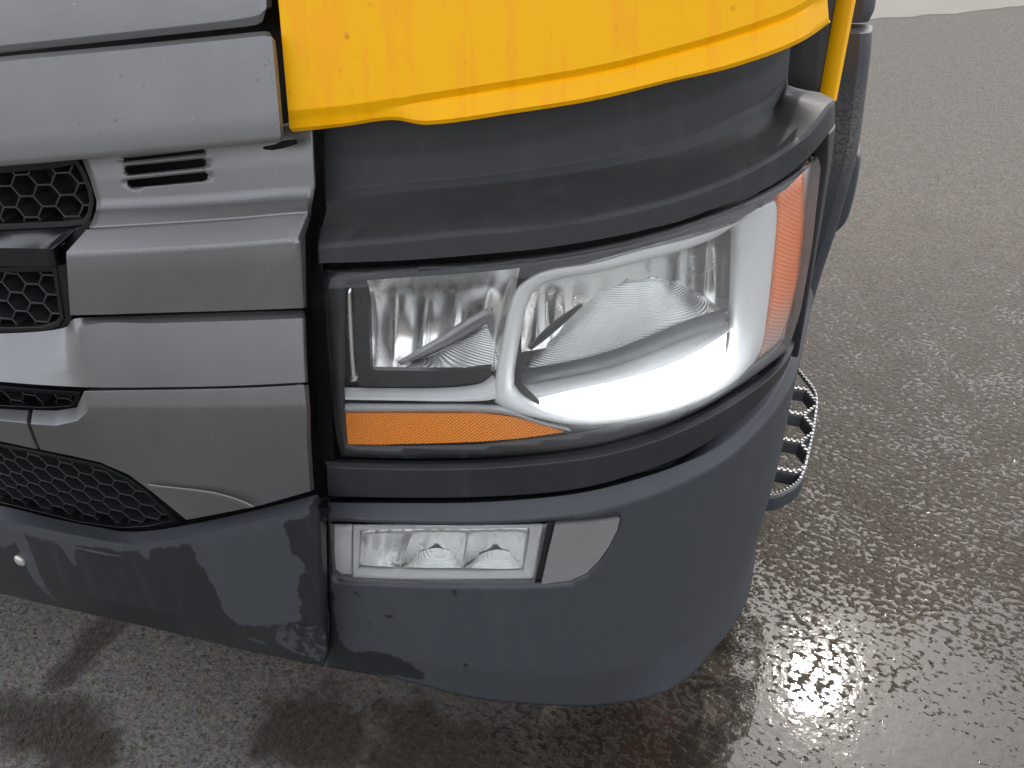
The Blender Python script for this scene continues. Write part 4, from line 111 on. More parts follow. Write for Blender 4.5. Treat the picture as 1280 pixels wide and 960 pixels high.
 'mask_hole': [(0.6296,1.1014,-0.008),(0.7089,1.1099,-0.008),(0.8196,1.12,-0.008),(0.8628,1.1247,-0.008),(0.9265,1.1356,-0.008),(1.0321,1.1539,-0.008),(1.1218,1.1695,-0.008),(1.214,1.1833,-0.008),(1.2714,1.1915,-0.008),(1.3271,1.2125,-0.008),(1.3516,1.2013,-0.008),(1.3881,1.0858,-0.008),(1.3898,0.9959,-0.008),(1.3639,0.9387,-0.008),(1.2873,0.9304,-0.008),(1.2134,0.9232,-0.008),(1.1335,0.9057,-0.008),(1.0569,0.8919,-0.008),(0.9376,0.8687,-0.008),(0.8174,0.8496,-0.008),(0.6929,0.8396,-0.008),(0.6063,0.8339,-0.008),(0.612,0.9186,-0.008)],
 'amber_low': [(0.6093,0.892,-0.014),(0.6966,0.8982,-0.014),(0.8184,0.904,-0.014),(0.866,0.8985,-0.014),(0.9041,0.8881,-0.014),(0.9447,0.873,-0.014),(0.8777,0.8604,-0.014),(0.8167,0.8525,-0.014),(0.6914,0.841,-0.014),(0.6024,0.8305,-0.014)],
 'lamp_bar': [(0.6393,1.0948,-0.016),(0.6604,1.0968,-0.016),(0.6586,1.0442,-0.016),(0.6559,0.9659,-0.016),(0.7248,0.9682,-0.016),(0.7959,0.9708,-0.016),(0.8355,0.9782,-0.016),(0.8332,0.9642,-0.016),(0.8191,0.9536,-0.016),(0.7716,0.9455,-0.016),(0.6992,0.9408,-0.016),(0.635,0.9383,-0.016),(0.6348,0.994,-0.016)],
 'lamp_side_pocket': [(0.612,1.0804,-0.03),(0.6329,1.0871,-0.03),(0.6295,0.986,-0.03),(0.6286,0.9333,-0.03),(0.6061,0.9249,-0.03),(0.6094,0.9848,-0.03)],
 'brow_spots': [[(0.6739,1.1834,0),(0.6719,1.1797,0),(0.6654,1.1763,0),(0.6582,1.1753,0),(0.6546,1.1773,0),(0.6567,1.181,0),(0.6632,1.1843,0),(0.6703,1.1853,0)],[(0.6596,1.176,0),(0.6582,1.1741,0),(0.655,1.1732,0),(0.6519,1.1739,0),(0.6508,1.1757,0),(0.6522,1.1777,0),(0.6553,1.1785,0),(0.6584,1.1778,0)],[(0.9017,1.1936,0),(0.8996,1.1904,0),(0.8934,1.1882,0),(0.8867,1.1885,0),(0.8835,1.1909,0),(0.8856,1.1942,0),(0.8918,1.1963,0),(0.8985,1.1961,0)],[(0.8643,1.2093,0),(0.8641,1.2075,0),(0.8622,1.2058,0),(0.8597,1.2051,0),(0.858,1.2059,0),(0.8582,1.2076,0),(0.8601,1.2094,0),(0.8626,1.21,0)],[(0.762,1.1696,0.034),(0.7614,1.1666,0.034),(0.7599,1.1654,0.034),(0.7585,1.1666,0.034),(0.7579,1.1695,0.034),(0.7586,1.1724,0.034),(0.76,1.1737,0.034),(0.7615,1.1725,0.034)],[(0.9632,1.2099,0),(0.9624,1.2088,0),(0.9603,1.2084,0),(0.9581,1.2089,0),(0.9571,1.21,0),(0.9579,1.2111,0),(0.9601,1.2116,0),(0.9623,1.2111,0)],[(1.0268,1.2176,0),(1.026,1.2165,0),(1.0239,1.2162,0),(1.0216,1.2168,0),(1.0206,1.218,0),(1.0214,1.2191,0),(1.0236,1.2194,0),(1.0258,1.2188,0)],[(1.0767,1.2166,0),(1.0759,1.2154,0),(1.0736,1.2151,0),(1.0712,1.2159,0),(1.0701,1.2172,0),(1.0709,1.2184,0),(1.0731,1.2187,0),(1.0755,1.218,0)],[(1.3226,1.2975,0.0),(1.3189,1.2964,0.0),(1.3087,1.2975,0.0),(1.2986,1.3,0.0),(1.294,1.3025,0.0),(1.2972,1.3037,0.0),(1.3066,1.3029,0.0),(1.3172,1.3003,0.0)],[(1.2631,1.3005,-0.02),(1.2613,1.2994,-0.02),(1.2561,1.2996,-0.02),(1.2507,1.301,-0.02),(1.2481,1.3027,-0.02),(1.2499,1.3039,-0.02),(1.2549,1.3037,-0.02),(1.2604,1.3023,-0.02)],[(0.8026,1.1763,0.034),(0.8022,1.1712,0.034),(0.801,1.1691,0.034),(0.7998,1.1712,0.034),(0.7994,1.1763,0.034),(0.7999,1.1813,0.034),(0.801,1.1834,0.034),(0.8022,1.1813,0.034)],[(0.7371,1.1767,0),(0.7364,1.1756,0),(0.7349,1.1751,0),(0.7334,1.1755,0),(0.7328,1.1766,0),(0.7334,1.1777,0),(0.7349,1.1782,0),(0.7365,1.1778,0)],[(1.2411,1.2529,0.034),(1.2405,1.2489,0.034),(1.2365,1.2479,0.034),(1.2317,1.2506,0.034),(1.2287,1.2554,0.034),(1.2294,1.2594,0.034),(1.2332,1.2604,0.034),(1.2381,1.2577,0.034)]],
 'clip': [(0.5462,1.2887,0.03),(0.5637,1.292,0.03),(0.5715,1.2959,0.03),(0.5886,1.2981,0.03),(0.5901,1.2925,0.03),(0.5727,1.2874,0.03),(0.5597,1.2852,0.03),(0.548,1.2859,0.03)],
 'clad_main': [(1.2616,0.96,1.308),(1.2659,0.96,1.2808),(1.2737,0.96,1.1955),(1.2806,0.96,1.0968),(1.2785,0.96,1.032),(1.2721,0.96,0.9197),(1.2618,0.96,0.8262),(1.2524,0.96,0.7062),(1.2406,0.96,0.5868),(1.2243,0.96,0.4806)],
 'clad_top': [(1.2481,1.02,1.4326),(1.2565,1.02,1.3741),(1.2599,1.02,1.3377),(1.2545,1.02,1.317)],
 'bump': [(1.2845,1.12,1.0472),(1.2946,1.12,1.0376),(1.2987,1.12,1.0008),(1.2997,1.12,0.9372),(1.2945,1.12,0.8857),(1.2816,1.12,0.8629)],
}

# ------------------------------------------------------------------ materials
def mat(name):
    m = bpy.data.materials.new(name); m.use_nodes = True
    return m, m.node_tree.nodes, m.node_tree.links, m.node_tree.nodes['Principled BSDF']
def N(n, kind, **kw):
    x = n.new('ShaderNode' + kind)
    for k, v in kw.items():
        if hasattr(x, k): setattr(x, k, v)
        else: x.inputs[k.replace('_', ' ')].default_value = v
    return x
def noise(n, l, co, scale, detail=3, rough=.55, dist=0):
    t = N(n, 'TexNoise'); t.inputs['Scale'].default_value = scale; t.inputs['Detail'].default_value = detail
    t.inputs['Roughness'].default_value = rough; t.inputs['Distortion'].default_value = dist
    l.new(co, t.inputs['Vector']); return t
def ramp(n, l, src, a, b, ca=(0, 0, 0, 1), cb=(1, 1, 1, 1)):
    r = N(n, 'ValToRGB'); r.color_ramp.elements[0].position = a; r.color_ramp.elements[1].position = b
    r.color_ramp.elements[0].color = ca; r.color_ramp.elements[1].color = cb
    l.new(src, r.inputs[0]); return r
def mapr(n, l, src, a, b, c, d):
    r = N(n, 'MapRange'); l.new(src, r.inputs[0])
    for i, v in enumerate((a, b, c, d)): r.inputs[i + 1].default_value = v
    return r
def mixc(n, l, f, a, b):
    m = N(n, 'Mix'); m.data_type = 'RGBA'
    for sock, v in ((m.inputs[0], f), (m.inputs[6], a), (m.inputs[7], b)):
        if isinstance(v, (int, float)): sock.default_value = v
        elif isinstance(v, tuple): sock.default_value = (*v, 1) if len(v) == 3 else v
        else: l.new(v, sock)
    return m.outputs[2]
def mth(n, l, op, a, b=None, clamp=False):
    m = N(n, 'Math'); m.operation = op; m.use_clamp = clamp
    for i, v in enumerate((a, b)):
        if v is None: continue
        if isinstance(v, (int, float)): m.inputs[i].default_value = v
        else: l.new(v, m.inputs[i])
    return m.outputs[0]
def bump(n, l, h, strength=.2, dist=.001, normal=None):
    b = N(n, 'Bump'); b.inputs['Strength'].default_value = strength; b.inputs['Distance'].default_value = dist
    l.new(h, b.inputs['Height'])
    if normal: l.new(normal, b.inputs['Normal'])
    return b.outputs[0]
def coords(n): return N(n, 'TexCoord').outputs['Object']

def plain(name, col, rough=.5, metal=0., spec=.5, bumps=0., bscale=900, var=.0, coat=0.):
    m, n, l, p = mat(name); co = coords(n)
    p.inputs['Roughness'].default_value = rough; p.inputs['Metallic'].default_value = metal
    p.inputs['Specular IOR Level'].default_value = spec; p.inputs['Coat Weight'].default_value = coat
    t = noise(n, l, co, 14, 5, .65)
    dark = tuple(c * (1 - var) for c in col); lite = tuple(min(1, c * (1 + var)) for c in col)
    r = ramp(n, l, t.outputs[0], .3, .7, (*dark, 1), (*lite, 1)); l.new(r.outputs[0], p.inputs['Base Color'])
    rr = mapr(n, l, noise(n, l, co, 30, 4).outputs[0], .3, .7, rough * .88, min(1, rough * 1.12)); l.new(rr.outputs[0], p.inputs['Roughness'])
    if bumps: l.new(bump(n, l, noise(n, l, co, bscale, 2).outputs[0], bumps, .0006), p.inputs['Normal'])
    return m

def silver_paint():
    m, n, l, p = mat('silver_paint'); co = coords(n)
    fl = N(n, 'TexVoronoi'); fl.inputs['Scale'].default_value = 1500; l.new(co, fl.inputs['Vector'])
    t = noise(n, l, co, 5, 4, .6)
    big = mixc(n, l, ramp(n, l, t.outputs[0], .35, .7).outputs[0], (.178, .176, .177), (.205, .202, .202))
    c = mixc(n, l, mth(n, l, 'MULTIPLY', fl.outputs['Color'], .14), big, (.6, .6, .6))
    sv = N(n, 'TexVoronoi'); sv.inputs['Scale'].default_value = 75; l.new(co, sv.inputs['Vector'])       # dried rain specks, with the white glints of drops put into the colour
    sp = mth(n, l, 'MULTIPLY', mapr(n, l, sv.outputs['Distance'], .035, .06, 1, 0).outputs[0], ramp(n, l, sv.outputs['Color'], .70, .72).outputs[0])
    c = mixc(n, l, mth(n, l, 'MULTIPLY', sp, .75), c, (.75, .75, .74)); l.new(c, p.inputs['Base Color'])
    p.inputs['Metallic'].default_value = .75
    rr = mapr(n, l, noise(n, l, co, 9, 5, .7).outputs[0], .3, .75, .40, .50); l.new(rr.outputs[0], p.inputs['Roughness'])
    p.inputs['Coat Weight'].default_value = .25; p.inputs['Coat Roughness'].default_value = .22
    l.new(bump(n, l, noise(n, l, co, 420, 2).outputs[0], .05, .0006), p.inputs['Normal'])
    return m

def yellow_paint():
    m, n, l, p = mat('yellow_paint'); co = coords(n)
    mp = N(n, 'Mapping'); mp.inputs['Scale'].default_value = (38, 38, 2.2); l.new(co, mp.inputs[0])
    st = noise(n, l, mp.outputs[0], 1.0, 4, .6, .35)
    run = ramp(n, l, st.outputs[0], .53, .60).outputs[0]
    c = mixc(n, l, run, (.95, .455, .0), (.94, .41, .0)); l.new(c, p.inputs['Base Color'])
    l.new(mapr(n, l, run, 0, 1, .44, .30).outputs[0], p.inputs['Roughness'])
    p.inputs['Specular IOR Level'].default_value = .22
    l.new(bump(n, l, noise(n, l, co, 300, 2).outputs[0], .06, .0006), p.inputs['Normal'])
    return m

def dark_plastic(name, dry_attr=False, invert=False, base=(.024, .026, .029), dusty=((.040, .044, .051), (.052, .057, .064)), jit=.030, splat=False):
    """moulded grey plastic; a mesh attribute 'stain' (signed distance, m) can split it into dry dusty and wet areas"""
    m, n, l, p = mat(name); co = coords(n)
    d1 = noise(n, l, co, 6, 6, .62).outputs[0]; d2 = noise(n, l, co, 55, 4, .6).outputs[0]
    f = ramp(n, l, d1, .35, .72).outputs[0]
    c = mixc(n, l, f, tuple(v * .9 for v in base), tuple(v * 1.18 for v in base))
    rough = mapr(n, l, d2, .3, .7, .40, .50).outputs[0]
    if dry_attr:
        a = N(n, 'Attribute'); a.attribute_name = 'stain'
        j = noise(n, l, co, 48, 5, .62).outputs[0]; jj = mth(n, l, 'MULTIPLY', mth(n, l, 'SUBTRACT', j, .5), jit)
        e = mapr(n, l, mth(n, l, 'ADD', a.outputs['Fac'], jj), -.0016, .0016, 1, 0).outputs[0]
        spots = N(n, 'TexVoronoi'); spots.inputs['Scale'].default_value = 60; l.new(co, spots.inputs['Vector'])
        sp = mapr(n, l, spots.outputs['Distance'], .06, .10, 1, 0).outputs[0]
        pick = ramp(n, l, noise(n, l, co, 25, 1).outputs[0], .60, .62).outputs[0]
        sp = mth(n, l, 'MULTIPLY', sp, pick)
        if invert: e = mth(n, l, 'SUBTRACT', 1.0, e)
        e = mth(n, l, 'SUBTRACT', e, sp, True)
        dry = mixc(n, l, d2, *dusty)
        wet = mixc(n, l, f, tuple(v * .66 for v in base), tuple(v * .82 for v in base))
        c = mixc(n, l, e, wet, dry)
        rough = mapr(n, l, e, 0, 1, .34, .50).outputs[0]
    sv = N(n, 'TexVoronoi'); sv.inputs['Scale'].default_value = 95; l.new(co, sv.inputs['Vector'])
    sk = mth(n, l, 'MULTIPLY', mapr(n, l, sv.outputs['Distance'], .03, .055, 1, 0).outputs[0], ramp(n, l, sv.outputs['Color'], .80, .82).outputs[0])
    c = mixc(n, l, mth(n, l, 'MULTIPLY', sk, .6), c, (.19, .19, .19))
    if splat:                                    # sandy mud thrown up beside the wheel
        sz = N(n, 'SeparateXYZ'); l.new(co, sz.inputs[0])
        band = mth(n, l, 'MULTIPLY', mapr(n, l, sz.outputs[2], 1.00, 1.12, 0, 1).outputs[0], mapr(n, l, sz.outputs[2], 1.14, 1.26, 1, 0).outputs[0])
        mud = mth(n, l, 'MULTIPLY', band, ramp(n, l, noise(n, l, co, 190, 3, .7).outputs[0], .47, .53).outputs[0])
        c = mixc(n, l, mth(n, l, 'MULTIPLY', mud, .8), c, (.17, .15, .115))
    mpv = N(n, 'Mapping'); mpv.inputs['Scale'].default_value = (22, 22, 3); l.new(co, mpv.inputs[0])                # faint runs of dried dirt
    c = mixc(n, l, mth(n, l, 'MULTIPLY', ramp(n, l, noise(n, l, mpv.outputs[0], 1.0, 5, .65).outputs[0], .52, .75).outputs[0], .12), c, (.11, .115, .115))
    l.new(c, p.inputs['Base Color']); l.new(rough, p.inputs['Roughness'])
    b = bump(n, l, noise(n, l, co, 560, 3, .6).outputs[0], .45, .0009)
    b = bump(n, l, noise(n, l, co, 9, 2).outputs[0], .06, .01, b)
    l.new(b, p.inputs['Normal'])
    return m

def lens_mat(name, veil=.07, tint=(1, 1, 1), hazed=3.2):
    m, n, l, p = mat(name); n.remove(p); co = coords(n); out = n['Material Output']
    tr = N(n, 'BsdfTransparent'); tr.inputs[0].default_value = (*tint, 1)
    gl = N(n, 'BsdfGlossy'); gl.inputs['Roughness'].default_value = .05
    lw = N(n, 'LayerWeight'); lw.inputs[0].default_value = .5
    fz = mth(n, l, 'ADD', mth(n, l, 'MULTIPLY', mth(n, l, 'POWER', lw.outputs['Facing'], 5.0), .9), .04, True)
    mx = N(n, 'MixShader'); l.new(fz, mx.inputs[0]); l.new(tr.outputs[0], mx.inputs[1]); l.new(gl.outputs[0], mx.inputs[2])
    df = N(n, 'BsdfDiffuse'); df.inputs[0].default_value = (.75, .75, .74, 1)
    tl = N(n, 'BsdfTranslucent'); tl.inputs[0].default_value = (.85, .85, .85, 1)
    ms = N(n, 'MixShader'); ms.inputs[0].default_value = .5; l.new(df.outputs[0], ms.inputs[1]); l.new(tl.outputs[0], ms.inputs[2])
    dust = noise(n, l, co, 7, 6, .7).outputs[0]
    fleck = N(n, 'TexVoronoi'); fleck.inputs['Scale'].default_value = 260; l.new(co, fleck.inputs['Vector'])
    fk = mapr(n, l, fleck.outputs['Distance'], .08, .16, .28, 0).outputs[0]
    fk = mth(n, l, 'MULTIPLY', fk, ramp(n, l, noise(n, l, co, 40, 2).outputs[0], .5, .62).outputs[0])
    sx = N(n, 'SeparateXYZ'); l.new(co, sx.inputs[0])
    age = mapr(n, l, sx.outputs[0], .80, 1.16, .5, hazed).outputs[0]
    fac = mth(n, l, 'ADD', mth(n, l, 'MULTIPLY', mapr(n, l, dust, .3, .75, veil * .6, veil * 1.4).outputs[0], age), fk, True)
    m2 = N(n, 'MixShader'); l.new(fac, m2.inputs[0]); l.new(mx.outputs[0], m2.inputs[1]); l.new(ms.outputs[0], m2.inputs[2])
    l.new(m2.outputs[0], out.inputs['Surface'])
    return m

def amber(name, fade=False):
    m, n, l, p = mat(name); co = coords(n)
    p.inputs['Base Color'].default_value = (.85, .20, .008, 1); p.inputs['Roughness'].default_value = .22
    p.inputs['Coat Weight'].default_value = .6; p.inputs['Coat Roughness'].default_value = .08
    p.inputs['Subsurface Weight'].default_value = .0; p.inputs['Subsurface Radius'].default_value = (.02, .006, .001); p.inputs['Subsurface Scale'].default_value = .5
    mp = N(n, 'Mapping'); mp.inputs['Rotation'].default_value = (0, R(42), 0); l.new(co, mp.inputs[0])
    ck = N(n, 'TexWave'); ck.inputs['Scale'].default_value = 75; ck.bands_direction = 'X'; l.new(mp.outputs[0], ck.inputs[0])
    mp2 = N(n, 'Mapping'); mp2.inputs['Rotation'].default_value = (0, R(-48), 0); l.new(co, mp2.inputs[0])
    c2 = N(n, 'TexWave'); c2.inputs['Scale'].default_value = 75; c2.bands_direction = 'X'; l.new(mp2.outputs[0], c2.inputs[0])
    h = mth(n, l, 'MULTIPLY', ck.outputs['Fac'], c2.outputs['Fac'])
    l.new(bump(n, l, h, .8, .0025), p.inputs['Normal'])
    cc = mixc(n, l, h, (.88, .21, .004), (1.0, .42, .025))
    if fade:                                     # the side marker is moulded amber above, clear grey below
        sz = N(n, 'SeparateXYZ'); l.new(co, sz.inputs[0]); cc = mixc(n, l, h, (.95, .16, .0), (1.0, .30, .0))
        f = mapr(n, l, mth(n, l, 'ADD', sz.outputs[2], mth(n, l, 'MULTIPLY', mth(n, l, 'SUBTRACT', noise(n, l, co, 30, 3).outputs[0], .5), .06)), .95, 1.03, 1, 0).outputs[0]
        cc = mixc(n, l, mth(n, l, 'MULTIPLY', f, .85), cc, (.42, .34, .29))
    l.new(cc, p.inputs['Base Color'])
    return m

def chrome(name, col=(.86, .86, .84), rough=.09, ribs=0., rscale=120):
    m, n, l, p = mat(name); co = coords(n)
    p.inputs['Base Color'].default_value = (*col, 1); p.inputs['Metallic'].default_value = 1
    l.new(mapr(n, l, noise(n, l, co, 20, 5).outputs[0], .3, .7, rough * .7, rough * 1.5).outputs[0], p.inputs['Roughness'])
    if ribs:
        w = N(n, 'TexWave'); w.bands_direction = 'Z'; w.inputs['Scale'].default_value = rscale; l.new(co, w.inputs[0])
        l.new(bump(n, l, w.outputs['Fac'], ribs, .002), p.inputs['Normal'])
    return m

def emit(name, col, st):
    m, n, l, p = mat(name)
    p.inputs['Base Color'].default_value = (.9, .9, .9, 1); p.inputs['Emission Color'].default_value = (*col, 1); p.inputs['Emission Strength'].default_value = st
    return m

def asphalt(name):
    m, n, l, p = mat(name); co = coords(n)
    sep = N(n, 'SeparateXYZ'); l.new(co, sep.inputs[0])
    # --- worn lumpy asphalt: lumps of 3 to 4 cm, stones of about 6 mm, grain
    mp = N(n, 'Mapping'); mp.inputs['Rotation'].default_value = (0, 0, R(20)); mp.inputs['Scale'].default_value = (1, 1.35, 1); l.new(co, mp.inputs[0])
    lump = noise(n, l, mp.outputs[0], 56, 3, .58, .3).outputs[0]
    big = noise(n, l, co, 6, 3, .55).outputs[0]
    v2 = N(n, 'TexVoronoi'); v2.feature = 'F1'; v2.inputs['Scale'].default_value = 150; l.new(co, v2.inputs['Vector'])
    grain = noise(n, l, co, 260, 3, .65).outputs[0]
    h = mth(n, l, 'ADD', mth(n, l, 'MULTIPLY', lump, .75), mth(n, l, 'MULTIPLY', big, .25))
    # --- water level: a puddle beside the truck, damp ground round it, dry far away
    def dist_to(x, y, sx, sy):
        dx = mth(n, l, 'DIVIDE', mth(n, l, 'SUBTRACT', sep.outputs[0], x), sx); dy = mth(n, l, 'DIVIDE', mth(n, l, 'SUBTRACT', sep.outputs[1], y), sy)
        return mth(n, l, 'SQRT', mth(n, l, 'ADD', mth(n, l, 'MULTIPLY', dx, dx), mth(n, l, 'MULTIPLY', dy, dy)))
    low = noise(n, l, co, 2.3, 4, .6).outputs[0]; lowc = mth(n, l, 'SUBTRACT', low, .5)
    pud = mapr(n, l, mth(n, l, 'ADD', dist_to(1.80, .26, .80, .46), mth(n, l, 'MULTIPLY', lowc, .8)), .35, 1.7, 1, 0).outputs[0]
    wetn = mapr(n, l, mth(n, l, 'ADD', dist_to(2.1, .9, 1.9, 2.6), mth(n, l, 'MULTIPLY', lowc, .7)), .35, 1.15, 1, 0).outputs[0]
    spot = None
    for x, y, sx, sy in ((-.27, .05, .05, .15), (-.16, -.14, .20, .08), (.40, .05, .16, .13), (.72, .10, .30, .14), (1.02, .22, .24, .17)):   # wet marks, and contact shade under the bumper painted in as darker wet ground
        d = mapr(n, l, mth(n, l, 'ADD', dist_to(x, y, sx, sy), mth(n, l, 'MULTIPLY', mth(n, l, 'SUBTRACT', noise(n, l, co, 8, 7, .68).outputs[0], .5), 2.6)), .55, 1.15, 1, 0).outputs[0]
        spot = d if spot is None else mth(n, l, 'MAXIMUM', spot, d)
    level = mth(n, l, 'ADD', mth(n, l, 'MULTIPLY', pud, .19), mth(n, l, 'MULTIPLY', wetn, .10)); level = mth(n, l, 'ADD', level, .345)
    wat = mapr(n, l, mth(n, l, 'SUBTRACT', level, h), -.010, .012, 0, 1).outputs[0]
    hh = mth(n, l, 'MAXIMUM', h, level)
    rocky = mth(n, l, 'SUBTRACT', 1.0, wat)
    stones = mth(n, l, 'ADD', mth(n, l, 'MULTIPLY', mth(n, l, 'SUBTRACT', .6, v2.outputs['Distance']), .10), mth(n, l, 'MULTIPLY', grain, .07))
    stones = mth(n, l, 'MULTIPLY', stones, mth(n, l, 'SUBTRACT', 1.0, mth(n, l, 'MULTIPLY', wetn, .55)))
    hh = mth(n, l, 'ADD', hh, mth(n, l, 'MULTIPLY', stones, rocky))
    hh = mth(n, l, 'ADD', hh, mth(n, l, 'MULTIPLY', noise(n, l, co, 38, 3).outputs[0], .045))
    # --- colour
    tone = noise(n, l, co, 55, 5, .68).outputs[0]; mott = noise(n, l, co, 16, 4, .62).outputs[0]
    drycol = mixc(n, l, ramp(n, l, tone, .34, .66).outputs[0], (.020, .0155, .0105), (.140, .114, .082))
    drycol = mixc(n, l, mth(n, l, 'MULTIPLY', ramp(n, l, mott, .4, .60).outputs[0], .72), drycol, (.042, .034, .025))
    hsv = N(n, 'HueSaturation'); hsv.inputs['Saturation'].default_value = .22; l.new(v2.outputs['Color'], hsv.inputs['Color'])
    drycol = mixc(n, l, .30, drycol, mixc(n, l, .62, hsv.outputs[0], (.07, .06, .05)))
    wetcol = mixc(n, l, ramp(n, l, tone, .34, .66).outputs[0], (.013, .009, .0055), (.060, .043, .027))
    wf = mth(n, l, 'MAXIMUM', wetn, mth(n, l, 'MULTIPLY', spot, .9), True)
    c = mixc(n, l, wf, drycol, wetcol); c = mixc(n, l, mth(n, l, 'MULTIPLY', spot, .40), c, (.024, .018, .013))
    c = mixc(n, l, mth(n, l, 'MULTIPLY', wat, .5), c, (.018, .015, .012)); l.new(c, p.inputs['Base Color'])
    rg = mapr(n, l, wf, 0, 1, .85, .36).outputs[0]
    mx = N(n, 'Mix'); l.new(wat, mx.inputs[0]); l.new(rg, mx.inputs[2]); mx.inputs[3].default_value = .05
    l.new(mx.outputs[0], p.inputs['Roughness'])
    b = N(n, 'Bump'); b.inputs['Strength'].default_value = 1; b.inputs['Distance'].default_value = .0135; l.new(hh, b.inputs['Height']); l.new(b.outputs[0], p.inputs['Normal'])
    l.new(mth(n, l, 'MULTIPLY', wf, .16), p.inputs['Coat Weight']); p.inputs['Coat Roughness'].default_value = .045; p.inputs['Coat IOR'].default_value = 1.33   # film of water
    l.new(b.outputs[0], p.inputs['Coat Normal'])
    p.inputs['IOR'].default_value = 1.5
    l.new(mapr(n, l, mth(n, l, 'MAXIMUM', wat, mth(n, l, 'MULTIPLY', wf, .12)), 0, 1, .015, .5).outputs[0], p.inputs['Specular IOR Level'])
    return m

M = dict(brow=dark_plastic('brow_plastic', True, True, dusty=((.016, .017, .019), (.023, .025, .028)), jit=.004), silver=silver_paint(), yellow=yellow_paint(), plastic=dark_plastic('dark_plastic'), stained=dark_plastic('stained_plastic', True),
         washed=dark_plastic('washed_plastic', True, True), black=plain('black_plastic', (.006, .0065, .007), .40, spec=.22, bumps=.1), comb=plain('honeycomb_plastic', (.020, .022, .023), .22), deep=plain('black_inside', (.006, .006, .006), .7),
         gloss=plain('gloss_black', (.010, .012, .013), .14, bumps=.0), lens=lens_mat('lens_clear', .06), fogglass=lens_mat('fog_lens_clear', .18, hazed=.6),
         amber=amber('amber_plastic'), chrome=chrome('reflector_chrome', (.95, .95, .93), .22), satin=plain('satin_bezel', (.62, .63, .62), .62, .25, var=.03), shelf=chrome('ribbed_shelf', (.66, .67, .65), .34, .5, 130), strip_shade=chrome('shade_strip_metal', (.30, .30, .30), .42), blade=plain('blade_grey', (.035, .040, .040), .6),
         cover=plain('grey_cover', (.24, .24, .235), .5, .25, bumps=.1, var=.06), led=emit('daytime_light', (.93, .97, 1.0), 9.0),
         rubber=plain('rubber', (.007, .007, .007), .75, spec=.15), tyre=plain('tyre', (.02, .02, .02), .85), steel=plain('galvanised_steel', (.36, .36, .36), .48, .8, bumps=.3, bscale=400, var=.15),
         inner=plain('lamp_housing_grey', (.46, .45, .43), .5, .2), bolt=plain('bolt_zinc', (.62, .60, .55), .35, .6), step=dark_plastic('step_plastic', base=(.075, .078, .082)),
         clad=dark_plastic('cladding_plastic', base=(.045, .050, .060), splat=True), grey=plain('lamp_black', (.020, .022, .024), .30))
def water_mat():
    m, n, l, p = mat('water_drop'); p.inputs['Base Color'].default_value = (1, 1, 1, 1); p.inputs['Transmission Weight'].default_value = 1
    p.inputs['Roughness'].default_value = .0; p.inputs['IOR'].default_value = 1.33; return m
M['water'] = water_mat()

# ------------------------------------------------------------------ builders
def link(name, me, m, parent=None, label=None):
    if m: me.materials.append(m)
    o = bpy.data.objects.new(name, me); COL.objects.link(o)
    if parent: o.parent = parent
    if label: o['label'] = label
    return o
def empty(name, parent=None, loc=(0, 0, 0)):
    o = bpy.data.objects.new(name, None); COL.objects.link(o); o.location = loc; o.empty_display_size = .1
    if parent: o.parent = parent
    return o
def smooth(me, ang=40):
    for p in me.polygons: p.use_smooth = True
    me.set_sharp_from_angle(angle=R(ang))
def catmull(P, n):
    P = np.asarray(P, float); k = len(P); out = []
    for i in range(k - 1):
        p0, p1, p2, p3 = P[max(i - 1, 0)], P[i], P[i + 1], P[min(i + 2, k - 1)]
        c = np.linalg.norm(p2 - p1) + 1e-9     # tangents limited by the neighbouring chord lengths (no overshoot)
        m1 = (p2 - p0) / (np.linalg.norm(p2 - p1) + np.linalg.norm(p1 - p0) + 1e-9) * c if i > 0 else p2 - p1
        m2 = (p3 - p1) / (np.linalg.norm(p3 - p2) + np.linalg.norm(p2 - p1) + 1e-9) * c if i < k - 2 else p2 - p1
        for j in range(n):
            t = j / n
            out.append((2*t**3-3*t**2+1)*p1 + (t**3-2*t**2+t)*m1 + (-2*t**3+3*t**2)*p2 + (t**3-t**2)*m2)
    out.append(P[-1]); return np.array(out)
def inside(poly, x, y):
    c = False; j = len(poly) - 1
    for i in range(len(poly)):
        xi, yi = poly[i][:2]; xj, yj = poly[j][:2]
        if (yi > y) != (yj > y) and x < (xj - xi) * (y - yi) / (yj - yi + 1e-12) + xi: c = not c
        j = i
    return c
def nearest(poly, x, y):
    b = (1e9, 0, 0)
    for i in range(len(poly)):
        ax, ay = poly[i][:2]; bx, by = poly[(i + 1) % len(poly)][:2]; dx, dy = bx - ax, by - ay
        t = max(0, min(1, ((x - ax) * dx + (y - ay) * dy) / (dx * dx + dy * dy + 1e-12))); qx, qy = ax + t * dx, ay + t * dy
        d = math.hypot(x - qx, y - qy)
        if d < b[0]: b = (d, qx, qy)
    return b
GRID = {}
